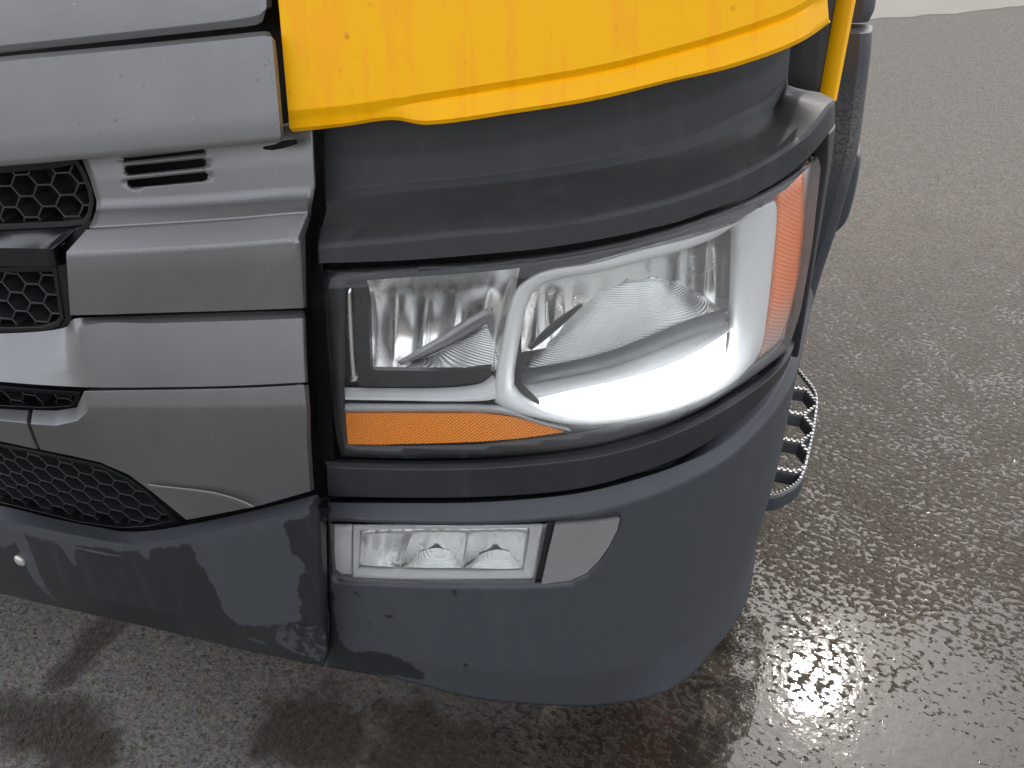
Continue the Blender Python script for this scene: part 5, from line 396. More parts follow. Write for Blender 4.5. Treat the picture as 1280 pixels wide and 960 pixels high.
def cut_grid(G, holes, z_from=0):
    """triangulate a control grid with holes cut out, working in the grid's own index space so that its rows stay as they are"""
    H, Wd = G.shape[:2]
    def locate(x, y):
        d = (G[:, :, 0] - x) ** 2 + (G[:, :, 1] - y) ** 2; d[:z_from] = 9; j, i = np.unravel_index(d.argmin(), d.shape); u, v = float(i), float(j)
        for _ in range(12):
            i = min(max(int(u), 0), Wd - 2); j = min(max(int(v), 0), H - 2); a, b = u - i, v - j
            q = G[j, i] * (1 - a) * (1 - b) + G[j, i + 1] * a * (1 - b) + G[j + 1, i] * (1 - a) * b + G[j + 1, i + 1] * a * b
            du = (G[j, i + 1] - G[j, i]) * (1 - b) + (G[j + 1, i + 1] - G[j + 1, i]) * b; dv = (G[j + 1, i] - G[j, i]) * (1 - a) + (G[j + 1, i + 1] - G[j, i + 1]) * a
            det = du[0] * dv[1] - dv[0] * du[1]; ex, ey = x - q[0], y - q[1]
            if abs(det) < 1e-14: break
            u += max(-1, min(1, (ex * dv[1] - ey * dv[0]) / det)); v += max(-1, min(1, (du[0] * ey - du[1] * ex) / det))
            u = min(max(u, 0.02), Wd - 1.02); v = min(max(v, z_from + .02), H - 1.02)
        return u, v
    rings = []
    for poly in holes:
        ring = []
        for k in range(len(poly)):
            a, c = np.array(poly[k][:2]), np.array(poly[(k + 1) % len(poly)][:2]); m_ = max(1, int(np.linalg.norm(c - a) / .006))
            ring += [locate(*(a + (c - a) * t / m_)) for t in range(m_)]
        rings.append(ring)
    pts, edges = [], []
    for j in range(H):
        for i in range(Wd):
            if not any(inside(r, i, j) or nearest(r, i, j)[0] < .3 for r in rings): pts.append(Vector((i, j)))
    for r in rings:
        b = len(pts); pts += [Vector(p) for p in r]; edges += [(b + k, b + (k + 1) % len(r)) for k in range(len(r))]
    vs, es, fs, *_ = delaunay_2d_cdt(pts, edges, [], 0, 1e-6); F = []
    for t in fs:
        cx = sum(vs[k].x for k in t) / len(t); cy = sum(vs[k].y for k in t) / len(t)
        if any(inside(r, cx, cy) for r in rings): continue
        a = sum(vs[t[k]].x * vs[t[(k + 1) % len(t)]].y - vs[t[(k + 1) % len(t)]].x * vs[t[k]].y for k in range(len(t)))
        F.append(tuple(t) if a < 0 else tuple(reversed(t)))
    P3 = []
    for q in vs:
        i = min(max(int(q.x), 0), Wd - 2); j = min(max(int(q.y), 0), H - 2); a, b = q.x - i, q.y - j
        P3.append(G[j, i] * (1 - a) * (1 - b) + G[j, i + 1] * a * (1 - b) + G[j + 1, i] * (1 - a) * b + G[j + 1, i + 1] * a * b)
    used = sorted({k for f in F for k in f}); re_ = {k: n for n, k in enumerate(used)}
    return np.array([P3[k] for k in used]), [tuple(re_[k] for k in f) for f in F]
def loft(name, key, m, parent, nu=6, nv=4, thick=0., bevel=0., holes=(), hole_from=0, stain=(), vsmooth=False, usmooth=True, label=None, rows=None, flat=False, ang=45, closed=False):
    rows = rows or D[key]
    if closed: rows = [r + r[:1] for r in rows]
    A = [catmull(r, nu) if usmooth else np.array([np.array(r[i]) * (1 - j / nu) + np.array(r[i + 1]) * (j / nu) for i in range(len(r) - 1) for j in range(nu)] + [np.array(r[-1])]) for r in rows]
    A = np.array(A)
    if vsmooth: G = np.stack([catmull(A[:, i], nv) for i in range(A.shape[1])], 1)
    else:
        G = []; starts = []
        for i in range(len(A) - 1):
            starts.append(sum(len(g_) for g_ in [G]))
            d = np.linalg.norm(A[i + 1] - A[i], axis=1).mean(); k = nv if d > .012 else 1
            G += [A[i] * (1 - j / k) + A[i + 1] * (j / k) for j in range(k)]
        G = np.array(G + [A[-1]])
    H, Wd = G.shape[:2]
    if not holes:
        P3 = G.reshape(-1, 3); F = [(j * Wd + i, (j + 1) * Wd + i, (j + 1) * Wd + i + 1, j * Wd + i + 1) for j in range(H - 1) for i in range(Wd - 1)]
    else: P3, F = cut_grid(G, holes, starts[3] if hole_from == 'face' else 0)
    me = bpy.data.meshes.new(name); me.from_pydata([tuple(S(*g)) for g in P3], [], F); me.update()
    if closed:
        bm = bmesh.new(); bm.from_mesh(me); bmesh.ops.remove_doubles(bm, verts=bm.verts, dist=.00005); bm.to_mesh(me); bm.free()
    if stain:
        at = me.attributes.new('stain', 'FLOAT', 'POINT'); val = []
        pts = P3
        for g in pts:
            b = 9
            for poly in stain:
                d = nearest(poly, g[0], g[1])[0]; d = -d if inside(poly, g[0], g[1]) else d; b = min(b, d)
            val.append(b)
        at.data.foreach_set('value', val)
    if not flat: smooth(me, ang)
    o = link(name, me, m, parent, label)
    if thick:
        md = o.modifiers.new('thick', 'SOLIDIFY'); md.thickness = thick; md.offset = -1
    if bevel:
        b = o.modifiers.new('bevel', 'BEVEL'); b.width = bevel; b.segments = 2; b.limit_method = 'ANGLE'; b.angle_limit = R(32); b.harden_normals = False
        o.modifiers.new('wn', 'WEIGHTED_NORMAL').keep_sharp = False
    GRID[name] = G
    return o
def poly_off(poly):
    A = np.array([(1, p[0], p[1]) for p in poly]); b = np.array([p[2] for p in poly])
    k = np.linalg.lstsq(A, b, rcond=None)[0]
    return lambda s, z: float(k[0] + k[1] * s + k[2] * z)
def plate(name, poly, m, parent, holes=(), thick=.004, bevel=0., step=.012, proud=0., label=None, smooth_outline=0, oconst=None, ang=45):
    """a panel cut to an outline on the curved front"""
    if smooth_outline:
        q = [tuple(p) for p in poly]; P = catmull(q + q[:1], smooth_outline)[:-1]; poly = [tuple(p) for p in P]
    f = (lambda s, z: oconst) if oconst is not None else (lambda s, z, c=sum(p[2] for p in poly) / len(poly): c)
    pts, edges, hp = [], [], []
    for ring in [poly] + list(holes):
        b = len(pts); dense = []
        for i in range(len(ring)):
            a, c = np.array(ring[i][:2]), np.array(ring[(i + 1) % len(ring)][:2]); k = max(1, int(np.linalg.norm(c - a) / step))
            dense += [a + (c - a) * j / k for j in range(k)]
        pts += [Vector(p) for p in dense]; edges += [(b + i, b + (i + 1) % len(dense)) for i in range(len(dense))]
    xs = [p[0] for p in poly]; ys = [p[1] for p in poly]
    for x in np.arange(min(xs), max(xs), step):
        for y in np.arange(min(ys), max(ys), step):
            if inside(poly, x, y) and nearest(poly, x, y)[0] > step * .4 and not any(inside(h, x, y) or nearest(h, x, y)[0] < step * .4 for h in holes): pts.append(Vector((x, y)))
    vs, es, fs, *_ = delaunay_2d_cdt(pts, edges, [], 0, 1e-6)
    F = []
    for t in fs:
        cx = sum(vs[i].x for i in t) / len(t); cy = sum(vs[i].y for i in t) / len(t)
        if not inside(poly, cx, cy) or any(inside(h, cx, cy) for h in holes): continue
        a = sum(vs[t[i]].x * vs[t[(i + 1) % len(t)]].y - vs[t[(i + 1) % len(t)]].x * vs[t[i]].y for i in range(len(t)))
        F.append(tuple(t) if a > 0 else tuple(reversed(t)))
    me = bpy.data.meshes.new(name); me.from_pydata([tuple(S(v.x, v.y, f(v.x, v.y) + proud)) for v in vs], [], F); me.update()
    bm = bmesh.new(); bm.from_mesh(me); bmesh.ops.delete(bm, geom=[v for v in bm.verts if not v.link_faces], context='VERTS'); bm.to_mesh(me); bm.free()
    smooth(me, ang); o = link(name, me, m, parent, label)
    md = o.modifiers.new('thick', 'SOLIDIFY'); md.thickness = thick; md.offset = -1
    if bevel:
        b = o.modifiers.new('bevel', 'BEVEL'); b.width = bevel; b.segments = 2; b.limit_method = 'ANGLE'; b.angle_limit = R(40)
        o.modifiers.new('wn', 'WEIGHTED_NORMAL')
    return o
def add_box(bm, c8):
    v = [bm.verts.new(p) for p in c8]
    for f in ((0, 1, 2, 3), (7, 6, 5, 4), (0, 4, 5, 1), (1, 5, 6, 2), (2, 6, 7, 3), (3, 7, 4, 0)): bm.faces.new([v[i] for i in f])
def box(bm, x0, x1, y0, y1, z0, z1):
    add_box(bm, [(x0, y0, z0), (x1, y0, z0), (x1, y1, z0), (x0, y1, z0), (x0, y0, z1), (x1, y0, z1), (x1, y1, z1), (x0, y1, z1)])
def bm_obj(name, bm, m, parent=None, bevel=0., label=None, sm=True):
    bmesh.ops.recalc_face_normals(bm, faces=bm.faces); me = bpy.data.meshes.new(name); bm.to_mesh(me); bm.free()
    if sm: smooth(me, 38)
    o = link(name, me, m, parent, label)
    if bevel:
        b = o.modifiers.new('bevel', 'BEVEL'); b.width = bevel; b.segments = 2; b.limit_method = 'ANGLE'
    return o
def lathe(bm, prof, loc, axis='X', n=40):
    rings = []
    for r, h in prof:
        ring = []
        for k in range(n):
            a = 2 * math.pi * k / n; u, v = r * math.cos(a), r * math.sin(a)
            p = (h, u, v) if axis == 'X' else (u, v, h) if axis == 'Z' else (u, h, v)
            ring.append(bm.verts.new(Vector(p) + Vector(loc)))
        rings.append(ring)
    for a, b in zip(rings, rings[1:]):
        for k in range(n): bm.faces.new((a[k], a[(k + 1) % n], b[(k + 1) % n], b[k]))
    bm.faces.new(rings[0]); bm.faces.new(rings[-1])
def clip_seg(poly, a, b):
    """parts of the segment a-b that lie inside the polygon"""
    ts = [0., 1.]
    for i in range(len(poly)):
        p, q = np.array(poly[i][:2]), np.array(poly[(i + 1) % len(poly)][:2]); r = b - a; s = q - p; den = r[0] * s[1] - r[1] * s[0]
        if abs(den) < 1e-12: continue
        t = ((p[0] - a[0]) * s[1] - (p[1] - a[1]) * s[0]) / den; u = ((p[0] - a[0]) * r[1] - (p[1] - a[1]) * r[0]) / den
        if 0 < t < 1 and 0 <= u <= 1: ts.append(t)
    ts.sort(); out = []
    for t0, t1 in zip(ts, ts[1:]):
        m_ = a + (b - a) * (t0 + t1) / 2
        if t1 - t0 > .02 and inside(poly, *m_): out.append((a + (b - a) * t0, a + (b - a) * t1))
    return out
def hex_edges(x0, x1, y0, y1, w, h, skew=0., ox=0., oy=0.):
    """edges of a flat-topped hexagon lattice, each once; w = corner to corner width, h = height"""
    e = set(); dx = w * .75
    for i in range(int((x0 - ox) / dx) - 2, int((x1 - ox) / dx) + 3):
        for j in range(int((y0 - oy) / h) - 6, int((y1 - oy) / h) + 7):
            cx = ox + i * dx; cy = oy + j * h + (h / 2 if i % 2 else 0)
            c = [(cx + w / 2, cy), (cx + w / 4, cy + h / 2), (cx - w / 4, cy + h / 2), (cx - w / 2, cy), (cx - w / 4, cy - h / 2), (cx + w / 4, cy - h / 2)]
            c = [(round(x, 5), round(y + skew * x, 5)) for x, y in c]
            for k in range(6):
                a, b = c[k], c[(k + 1) % 6]; e.add((a, b) if a < b else (b, a))
    return e
def honeycomb(name, poly, m, parent, front, depth, w=.046, h=.036, t=.003, skew=.1, ox=0., oy=0.):
    xs = [p[0] for p in poly]; ys = [p[1] for p in poly]; bm = bmesh.new()
    for a, b in hex_edges(min(xs), max(xs), min(ys), max(ys), w, h, skew, ox, oy):
        for p, q in clip_seg(poly, np.array(a), np.array(b)):
            d = q - p; L = np.linalg.norm(d); nrm = np.array((-d[1], d[0])) / L; d = d / L * t * .45; p, q = p - d, q + d
            n1, n2 = nrm * t / 2, nrm * t * .9
            f = [p - n1, q - n1, q + n1, p + n1]; g = [p - n2, q - n2, q + n2, p + n2]
            add_box(bm, [S(x, y, front) for x, y in f] + [S(x, y, front - depth) for x, y in g])
    return bm_obj(name, bm, m, parent, bevel=.0006)
def frame_ring(name, poly, m, parent, width, front, depth, label=None):
    """a raised rim that follows an outline"""
    c = np.mean([p[:2] for p in poly], 0); P = [np.array(p[:2]) for p in poly]; n = len(P); inn = []
    area = sum(P[i][0] * P[(i + 1) % n][1] - P[(i + 1) % n][0] * P[i][1] for i in range(n)); sg = 1 if area > 0 else -1
    for i in range(n):
        a = P[i] - P[i - 1]; b = P[(i + 1) % n] - P[i]; a = a / np.linalg.norm(a); b = b / np.linalg.norm(b)
        na = np.array((-a[1], a[0])) * sg; nb = np.array((-b[1], b[0])) * sg; m_ = na + nb; m_ /= max(.5, m_ @ na)
        inn.append(P[i] + m_ * width)
    bm = bmesh.new(); rings = [[S(*p, front - depth) for p in P], [S(*p, front) for p in P], [S(*p, front - .001) for p in inn], [S(*p, front - depth) for p in inn]]
    vs = [[bm.verts.new(v) for v in r] for r in rings]
    for a, b in zip(vs, vs[1:] + vs[:1]):
        for i in range(n): bm.faces.new((a[i], a[(i + 1) % n], b[(i + 1) % n], b[i]))
    return bm_obj(name, bm, m, parent, bevel=.0012, label=label), [tuple(p) for p in inn]

# ------------------------------------------------------------------ ground
def sheet(name, pts, z, m):
    me = bpy.data.meshes.new(name); me.from_pydata([(x, y, z) for x, y in pts], [], [tuple(range(len(pts)))]); me.update()
    o = link(name, me, m); o['kind'] = 'structure'; return o
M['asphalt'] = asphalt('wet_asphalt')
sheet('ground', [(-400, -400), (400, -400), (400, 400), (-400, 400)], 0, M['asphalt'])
def far_mat():
    m, n, l, p = mat('dry_concrete'); co = coords(n)
    t = noise(n, l, co, 60, 5, .7).outputs[0]; u = noise(n, l, co, 1.2, 4).outputs[0]
    c = mixc(n, l, ramp(n, l, t, .3, .7).outputs[0], (.125, .112, .092), (.19, .17, .14)); c = mixc(n, l, mth(n, l, 'MULTIPLY', u, .3), c, (.3, .28, .24)); l.new(c, p.inputs['Base Color'])
    p.inputs['Roughness'].default_value = .9; l.new(bump(n, l, t, .6, .006), p.inputs['Normal']); return m
edge = []
for i in range(240):
    x = -6 + 40 * i / 239; edge.append((x, 10.719 + 0.695 * (x - 1.624) + rng.normal(0, .05) + .12 * math.sin(x * 2.1)))
sheet('pavement', edge + [(34, 60), (-6, 60)], .004, far_mat())

# ------------------------------------------------------------------ truck
truck = empty('truck'); truck['label'] = 'front corner of a yellow and silver truck with its headlight lit'; truck['category'] = 'truck'
SIL, PLA = M['silver'], M['plastic']
loft('grille_panel', 'hatch_top', SIL, truck, nu=10, nv=4, thick=.016, bevel=.007)
loft('grille_panel', 'hatch_main', SIL, truck, nu=10, nv=4, thick=.009, bevel=.005)
loft('vent_panel', 'vent_panel', SIL, truck, nu=10, nv=6, thick=.006, holes=D['slots'], vsmooth=False, ang=60)
loft('side_panel', 'side_panel', SIL, truck, nu=12, nv=3, thick=.012, bevel=.003)
loft('stripe_panel', 'stripe_panel', SIL, truck, nu=8, nv=3, thick=.012, bevel=.003)
loft('lower_panel', 'lower_panel', SIL, truck, nu=8, nv=4, thick=.012, bevel=.0025, usmooth=False)
loft('lower_panel', 'lower_panel_b', SIL, truck, nu=6, nv=3, thick=.012, bevel=.0025)
plate('panel_lip', D['cover_hinge'], SIL, truck, thick=.003, bevel=.0012, proud=.0015)
# honeycomb grilles
def grille(key, front, depth, **kw):
    g = empty('grille', truck)
    rim, inn = frame_ring('frame', D[key], M['black'], g, .009, front + .012, .05)
    honeycomb('honeycomb', inn, M['comb'], g, front, depth, **kw)
    plate('grille_backing', D[key], M['deep'], g, thick=.003, oconst=front - depth - .012, step=.05)
    return g
g1 = grille('grille_upper', -.012, .026, w=.052, h=.031, skew=.10, ox=.005, oy=.0)
g2 = grille('grille_mid', -.006, .026, w=.052, h=.031, skew=.08, ox=.02, oy=.01)
loft('grille_bar', 'grille_bar', M['gloss'], truck, nu=6, nv=3, thick=.01, bevel=.002)
plate('grille_side_frame', D['grille_side_frame'], M['black'], truck, thick=.06, bevel=.002, oconst=.004)
grille('grille_slot', .006, .02, w=.052, h=.031, skew=.1, ox=.03)
grille('grille_low', .006, .024, w=.052, h=.031, skew=.02, ox=.01)
plate('rubber_clip', D['clip'], M['rubber'], truck, thick=.012, bevel=.0015)
# bumpers
cb = loft('centre_bumper', 'centre_bumper', M['stained'], truck, nu=40, nv=24, thick=.03, stain=D['dry_center'], ang=60)
plate('tow_eye_cover', D['tow_cover'], M['stained'], cb, thick=.005, bevel=.0015, smooth_outline=3)
bm = bmesh.new(); c = Vector(S(-.10, .485, .072)); lathe(bm, [(.0125, -.0), (.0125, -.003), (.009, -.006), (.004, -.007)], (0, 0, 0), 'Y', 20)
cb['label'] = 'dark grey centre bumper with dry patches and wet streaks'
bo = bm_obj('bolt', bm, M['bolt'], cb); bo.location = c
co_b = loft('corner_bumper', 'corner_bumper', M['washed'], truck, nu=16, nv=12, thick=.022, holes=[D['fog_hole']], hole_from='face', stain=D['wet_corner'], ang=60)
loft('lamp_trim', 'lamp_trim', PLA, truck, nu=10, nv=4, thick=.004, ang=60, bevel=.002)
loft('edge_trim', 'edge_trim', M['black'], truck, nu=6, nv=6, thick=.03, bevel=.003)
br = loft('brow', 'brow', M['brow'], truck, nu=36, nv=14, stain=D['brow_spots'], thick=.004, ang=42)
# cab
loft('corner_panel', 'yellow', M['yellow'], truck, nu=10, nv=6, thick=.006, ang=60, bevel=.002)
loft('hinge_pillar', 'pillar', M['rubber'], truck, nu=6, nv=4, thick=.01)
# ---- head lamp
hl = empty('headlight', truck)
lens_rows = D['lens']
outl = [tuple(p) for p in lens_rows[0]] + [tuple(lens_rows[j][-1]) for j in range(1, 6)] + [tuple(p) for p in reversed(lens_rows[-1])] + [tuple(lens_rows[j][0]) for j in range(5, 0, -1)]
loft('lens', 'lens', M['lens'], hl, nu=8, nv=5, ang=80)
plate('mask', outl, M['grey'], hl, holes=[D['mask_hole']], thick=.004, oconst=-.010)
plate('housing', outl, M['deep'], hl, thick=.004, oconst=-.15, step=.03)
plate('turn_signal_lens', D['amber_low'], M['amber'], hl, thick=.006, bevel=.001, step=.008, oconst=-.014)
plate('divider', D['lamp_bar'], M['grey'], hl, thick=.012, bevel=.002, oconst=-.017)
plate('side_reflector', D['lamp_side_pocket'], M['chrome'], hl, thick=.004, oconst=-.035)
loft('lamp_shelf', 'shelf', M['satin'], hl, nu=6, nv=3, thick=.002, bevel=.001)
loft('chrome_strip', 'shelf_lip', M['satin'], hl, nu=6, nv=3, thick=.002)
loft('bezel', 'bezel', M['satin'], hl, nu=4, nv=3, thick=.002, closed=True, vsmooth=True, ang=70)
loft('reflector', 'reflector_low', M['chrome'], hl, nu=3, nv=3, vsmooth=True, ang=70)
loft('reflector', 'reflector_main', M['chrome'], hl, nu=2, nv=3, vsmooth=True, ang=70)
loft('reflector_bowl', 'bowl', M['shelf'], hl, nu=6, nv=6, thick=.003, vsmooth=True)
loft('blade', 'blade', M['blade'], hl, nu=6, nv=4, thick=.006, vsmooth=True)
loft('bowl_shade_strip', 'shade_band', M['strip_shade'], hl, nu=5, nv=3, thick=.004, vsmooth=True)  # added dark strip that draws the shadowed top edge of the bowl
loft('reflector_bowl', 'low_bowl', M['shelf'], hl, nu=5, nv=4, thick=.002, vsmooth=True)
loft('rod', 'rod', M['grey'], hl, nu=4, nv=3, thick=.004, vsmooth=True)
loft('light_shelf', 'led_shelf', M['satin'], hl, nu=6, nv=3, thick=.003)
loft('daytime_light', 'led', M['led'], hl, nu=6, nv=4, thick=.004, vsmooth=True, label='brightly lit white daytime running light')
M['amber_side'] = amber('amber_side_plastic', True)
loft('side_marker', 'side_amber', M['amber_side'], hl, nu=4, nv=4, thick=.006, label='orange side marker fading to clear grey below')
loft('side_housing', 'side_housing', M['inner'], hl, nu=4, nv=4, thick=.004, rows=[[(1.265, 1.17, -.035), (1.33, 1.19, -.03), (1.37, 1.21, -.02)], [(1.27, 1.05, -.045), (1.34, 1.06, -.04), (1.385, 1.07, -.02)], [(1.27, .96, -.045), (1.34, .965, -.04), (1.39, .97, -.02)], [(1.25, .90, -.035), (1.32, .905, -.03), (1.39, .92, -.02)]])
# outer edge of the lamp on the side of the truck
loft('lamp_side_trim', None, M['brow'], truck, nu=5, nv=6, thick=.02, bevel=.003, rows=[[(1.345, 1.252, .002), (1.40, 1.25, -.006), (1.46, 1.25, -.024)], [(1.362, 1.20, .003), (1.41, 1.20, -.004), (1.46, 1.20, -.023)], [(1.38, 1.07, .003), (1.42, 1.07, -.002), (1.47, 1.07, -.019)], [(1.41, .88, .003), (1.44, .88, -.001), (1.48, .88, -.014)]])
# ---- fog lamp
fg = empty('fog_lamp', truck)
fo = D['fog_lens']
plate('lens', fo, M['fogglass'], fg, thick=.0015, oconst=.024, step=.02)
plate('housing', D['fog_hole'], M['deep'], fg, thick=.004, oconst=-.07, step=.03)
loft('bezel', 'fog_bezel', M['satin'], fg, nu=3, nv=3, thick=.002, closed=True, usmooth=False)
for q in D['fog_refl']: loft('reflector', None, M['chrome'], fg, nu=2, nv=2, thick=.002, rows=q, ang=70)
for q in D['fog_bowl']: loft('reflector_bowl', None, M['shelf'], fg, nu=4, nv=3, rows=q, vsmooth=True)
loft('end_cap', 'fog_end', M['satin'], fg, nu=4, nv=4, thick=.004)
loft('divider', 'fog_div', M['grey'], fg, nu=3, nv=4, thick=.03, bevel=.001)
frame_ring('recess_wall', D['fog_hole'], M['black'], fg, .002, .021, .08)
plate('fog_lamp_cover', D['fog_cover'], M['cover'], truck, thick=.01, bevel=.0015, oconst=.025, step=.01)
# ---- side of the cab
def extrude_profile(name, prof, z0, z1, m, bevel=0., label=None, n=10):
    bm = bmesh.new(); k = len(prof); rings = [[bm.verts.new((x, y, z0 + (z1 - z0) * j / n)) for x, y in prof] for j in range(n + 1)]
    for a, b in zip(rings, rings[1:]):
        for i in range(k): bm.faces.new((a[i], a[(i + 1) % k], b[(i + 1) % k], b[i]))
    bm.faces.new(rings[0]); bm.faces.new(rings[-1])
    return bm_obj(name, bm, m, truck, bevel, label)
extrude_profile('door', [(1.182, .76), (1.1845, .722), (1.187, .712), (1.191, .7075), (1.199, .7045), (1.208, .703), (1.214, .705), (1.217, .711), (1.219, .725), (1.222, 1.0), (1.226, 1.9), (1.18, 1.9)], 1.238, 2.9, M['yellow'])
def cladding(name, edge_, inner, y0, y1, m):
    """moulded side panel: front face, rolled edge, outer side"""
    bm = bmesh.new(); rows = []
    E = catmull(edge_, 6)
    for x, y, z in E:
        prof = [(inner, y0), (x - .05, y0), (x - .022, y0 - .004), (x - .012, y0 + .002), (x - .004, y0 + .012), (x - .001, y0 + .03), (x, y0 + .09), (x - .006, y1)]
        rows.append([bm.verts.new((px, py, z)) for px, py in prof])
    for a, b in zip(rows, rows[1:]):
        for i in range(len(a) - 1): bm.faces.new((a[i], a[i + 1], b[i + 1], b[i]))
    for r in (rows[0], rows[-1]): bm.faces.new(r + [bm.verts.new((inner, y1, r[0].co.z))])
    o = bm_obj(name, bm, m, truck); md = o.modifiers.new('thick', 'SOLIDIFY'); md.thickness = .006; md.offset = -1; return o
cladding('side_cladding', D['clad_main'], 1.10, .94, 1.05, M['clad'])
cladding('side_cladding', D['clad_top'], 1.15, 1.0, 1.9, M['clad'])
bm = bmesh.new(); E = D['bump']; zs = [p[2] for p in E]
rows = []
for x, y, z in catmull(E, 4): rows.append([bm.verts.new(p) for p in ((1.20, 1.10, z), (x - .016, 1.10, z), (x - .004, 1.108, z), (x, 1.125, z), (x - .002, 1.20, z), (1.20, 1.21, z))])
for a, b in zip(rows, rows[1:]):
    for i in range(6): bm.faces.new((a[i], a[(i + 1) % 6], b[(i + 1) % 6], b[i]))
bm.faces.new(rows[0]); bm.faces.new(rows[-1])
bm_obj('side_lamp', bm, M['clad'], truck, bevel=.004)
# ---- foot step beside the bumper: toothed honeycomb tread
st = empty('foot_step', truck); ZS = .46
outer = [(1.02, 1.20), (1.240, 1.17), (1.275, 1.12), (1.306, 1.05), (1.310, .95), (1.303, .80), (1.292, .70), (1.27, .655), (1.236, .625), (1.02, .60)]
def rail(name, path, z0, z1, w, m, teeth=0):
    bm = bmesh.new()
    for (ax, ay), (bx, by) in zip(path, path[1:]):
        d = Vector((bx - ax, by - ay)); L = d.length
        if L < 1e-5: continue
        d /= L; nx, ny = -d.y * w / 2, d.x * w / 2; ax2, ay2 = ax - d.x * w * .4, ay - d.y * w * .4; bx2, by2 = bx + d.x * w * .4, by + d.y * w * .4
        add_box(bm, [(ax2 - nx, ay2 - ny, z0), (bx2 - nx, by2 - ny, z0), (bx2 + nx, by2 + ny, z0), (ax2 + nx, ay2 + ny, z0), (ax2 - nx, ay2 - ny, z1), (bx2 - nx, by2 - ny, z1), (bx2 + nx, by2 + ny, z1), (ax2 + nx, ay2 + ny, z1)])
    return bm
def teeth(bm, path, z, w, h, pitch):
    for (ax, ay), (bx, by) in zip(path, path[1:]):
        d = Vector((bx - ax, by - ay)); L = d.length
        if L < .004: continue
        d /= L; nx, ny = -d.y * w / 2, d.x * w / 2; k = max(1, int(L / pitch))
        for i in range(k):
            p0 = (i + .18) * L / k; p1 = (i + .72) * L / k; a0 = Vector((ax, ay)) + d * p0; a1 = Vector((ax, ay)) + d * p1; i0 = a0.lerp(a1, .22); i1 = a0.lerp(a1, .78)
            add_box(bm, [(a0.x - nx, a0.y - ny, z - .001), (a1.x - nx, a1.y - ny, z - .001), (a1.x + nx, a1.y + ny, z - .001), (a0.x + nx, a0.y + ny, z - .001),
                         (i0.x - nx * .7, i0.y - ny * .7, z + h), (i1.x - nx * .7, i1.y - ny * .7, z + h), (i1.x + nx * .7, i1.y + ny * .7, z + h), (i0.x + nx * .7, i0.y + ny * .7, z + h)])
sm_out = [tuple(p[:2]) for p in catmull([(x, y, 0) for x, y in outer], 5)]
rb = rail('rail', sm_out + sm_out[:1], ZS - .010, ZS, .006, None); teeth(rb, sm_out, ZS, .006, .004, .012)
bm_obj('rail', rb, M['steel'], st, bevel=.0008)
segs = [ab for e in hex_edges(1.0, 1.32, .58, 1.2, .125, .115, 0, 1.252, .66) for ab in clip_seg(outer, np.array(e[0]), np.array(e[1])) if np.linalg.norm(ab[1] - ab[0]) > .02]
gb = bmesh.new(); tb = bmesh.new()
for a, b in segs:
    d = b - a; L = np.linalg.norm(d); d = d / L; n_ = np.array((-d[1], d[0]))
    add_box(gb, [(*(a - n_ * .008), ZS - .034), (*(b - n_ * .008), ZS - .034), (*(b + n_ * .008), ZS - .034), (*(a + n_ * .008), ZS - .034), (*(a - n_ * .005), ZS - .006), (*(b - n_ * .005), ZS - .006), (*(b + n_ * .005), ZS - .006), (*(a + n_ * .005), ZS - .006)])
    box_path = [tuple(a), tuple(b)]
    nx, ny = n_ * .003
    add_box(tb, [(a[0] - nx, a[1] - ny, ZS - .006), (b[0] - nx, b[1] - ny, ZS - .006), (b[0] + nx, b[1] + ny, ZS - .006), (a[0] + nx, a[1] + ny, ZS - .006), (a[0] - nx, a[1] - ny, ZS - .001), (b[0] - nx, b[1] - ny, ZS - .001), (b[0] + nx, b[1] + ny, ZS - .001), (a[0] + nx, a[1] + ny, ZS - .001)])
    teeth(tb, box_path, ZS - .001, .006, .004, .011)
bm_obj('grating', gb, M['step'], st, bevel=.001); bm_obj('tread_teeth', tb, M['steel'], st)['kind'] = 'stuff'
bm = bmesh.new(); lip = [p for p in sm_out if p[1] < .80 and p[0] > 1.1]
lb = rail('lip', lip, ZS - .045, ZS - .009, .008, None); bm_obj('step_skirt', lb, M['clad'], st, bevel=.001); bm.free()
# ---- body behind the panels, wheel
loft('cab_shell', None, M['yellow'], truck, nu=12, nv=3, thick=.02, rows=[[(-2.2, 3.5, -.10), (-.6, 3.5, -.10), (.5, 3.5, -.10), (1.1, 3.5, -.10), (1.4, 3.5, -.10), (1.6, 3.5, -.06), (3.1, 3.5, -.06)], [(-2.2, 1.45, -.10), (-.6, 1.45, -.10), (.5, 1.45, -.10), (1.1, 1.45, -.10), (1.4, 1.45, -.10), (1.6, 1.45, -.06), (3.1, 1.45, -.06)]])
bm = bmesh.new(); box(bm, -1.2, 1.16, .75, 2.4, 3.3, 3.49); bm_obj('roof', bm, M['yellow'], truck, bevel=.02)
bm = bmesh.new(); box(bm, -1.2, 1.17, 2.35, 2.42, 1.1, 3.3); bm_obj('rear_wall', bm, M['yellow'], truck)
loft('inner_body', None, M['deep'], truck, nu=8, nv=4, thick=.02, rows=[[(s, 1.5, -.16) for s in (-1.2, -.3, .5, 1.1, 1.45, 1.7)], [(s, .34, -.09) for s in (-1.2, -.3, .5, 1.1, 1.45, 1.7)]])
bm = bmesh.new(); box(bm, -1.1, .92, .60, 2.4, .55, 1.2); bm_obj('chassis', bm, M['deep'], truck)
wh = empty('wheel', truck)
bm = bmesh.new(); lathe(bm, [(.30, -.14), (.47, -.15), (.515, -.12), (.52, 0), (.515, .12), (.47, .15), (.30, .14)], (1.05, 1.78, .52), 'X', 64); bm_obj('tyre', bm, M['tyre'], wh)
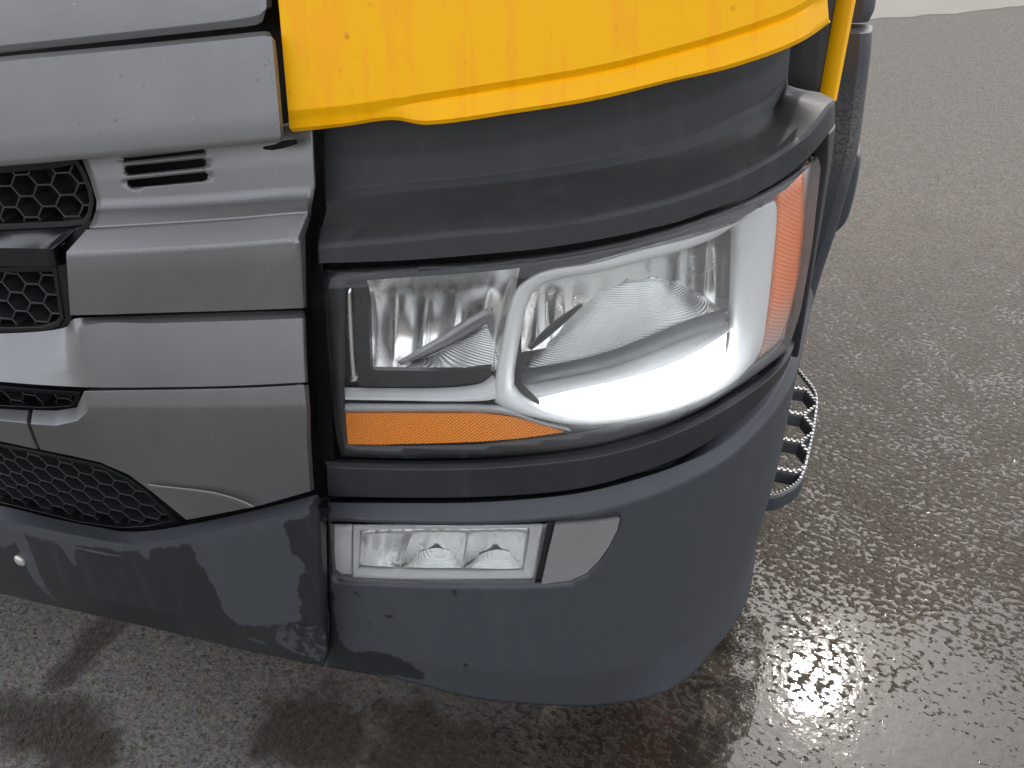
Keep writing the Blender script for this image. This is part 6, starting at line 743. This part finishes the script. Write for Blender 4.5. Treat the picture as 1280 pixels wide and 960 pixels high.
bm = bmesh.new(); lathe(bm, [(.30, -.13), (.30, .12), (.26, .10), (.12, .04), (.10, .10), (.02, .11)], (1.05, 1.78, .52), 'X', 48); bm_obj('rim', bm, M['steel'], wh)

# ---- rain drops on the paint
def drops(name, gridname, count, parent, rmin, rmax, urange=(0, 1), vrange=(0, 1), squash=.45, bmax=1., zlim=None):
    G = GRID[gridname]; H, Wd = G.shape[:2]; bm = bmesh.new()
    for _ in range(count):
        j = int((vrange[0] + (vrange[1] - vrange[0]) * random.random()) * (H - 2)); i = int((urange[0] + (urange[1] - urange[0]) * random.random()) * (Wd - 2)); a, b = random.random(), random.random() * bmax
        q = lambda a, b: G[j, i] * (1 - a) * (1 - b) + G[j, i + 1] * a * (1 - b) + G[j + 1, i] * (1 - a) * b + G[j + 1, i + 1] * a * b
        p = S(*q(a, b)); e1 = S(*G[j, i + 1]) - S(*G[j, i]); e2 = S(*G[j, i]) - S(*G[j + 1, i])
        if zlim:
            zz = p.z - (1.32 + .167 * (q(a, b)[0] - .58))
            if not zlim[0] < zz < zlim[1]: continue
        nrm = e1.cross(e2)
        if nrm.length < 1e-9: continue
        nrm.normalize(); u = e1.normalized(); v = nrm.cross(u); r = rmin + (rmax - rmin) * random.random() ** 3; el = 1 + random.random() * .5
        rings = []
        for k, (rr, hh) in enumerate(((1, -.1), (.92, .28), (.6, .72), (.25, .95))):
            rings.append([bm.verts.new(p + u * (r * rr * math.cos(t)) + v * (r * rr * el * math.sin(t)) + nrm * (r * squash * hh)) for t in [2 * math.pi * m_ / 8 for m_ in range(8)]])
        for A_, B_ in zip(rings, rings[1:]):
            for m_ in range(8): bm.faces.new((A_[m_], A_[(m_ + 1) % 8], B_[(m_ + 1) % 8], B_[m_]))
        bm.faces.new(rings[-1]); bm.faces.new(list(reversed(rings[0])))
    o = bm_obj(name, bm, M['water'], parent); o['kind'] = 'stuff'; return o

drops('rain_drops', 'grille_panel', 160, truck, .0006, .0017)
drops('rain_drops', 'side_panel', 160, truck, .0005, .0014)
drops('rain_drops', 'stripe_panel', 150, truck, .0005, .0014, (.5, 1))
drops('rain_drops', 'lower_panel', 120, truck, .0005, .0014)
drops('rain_drops', 'corner_panel', 1200, truck, .0008, .0030, zlim=(.022, .17))
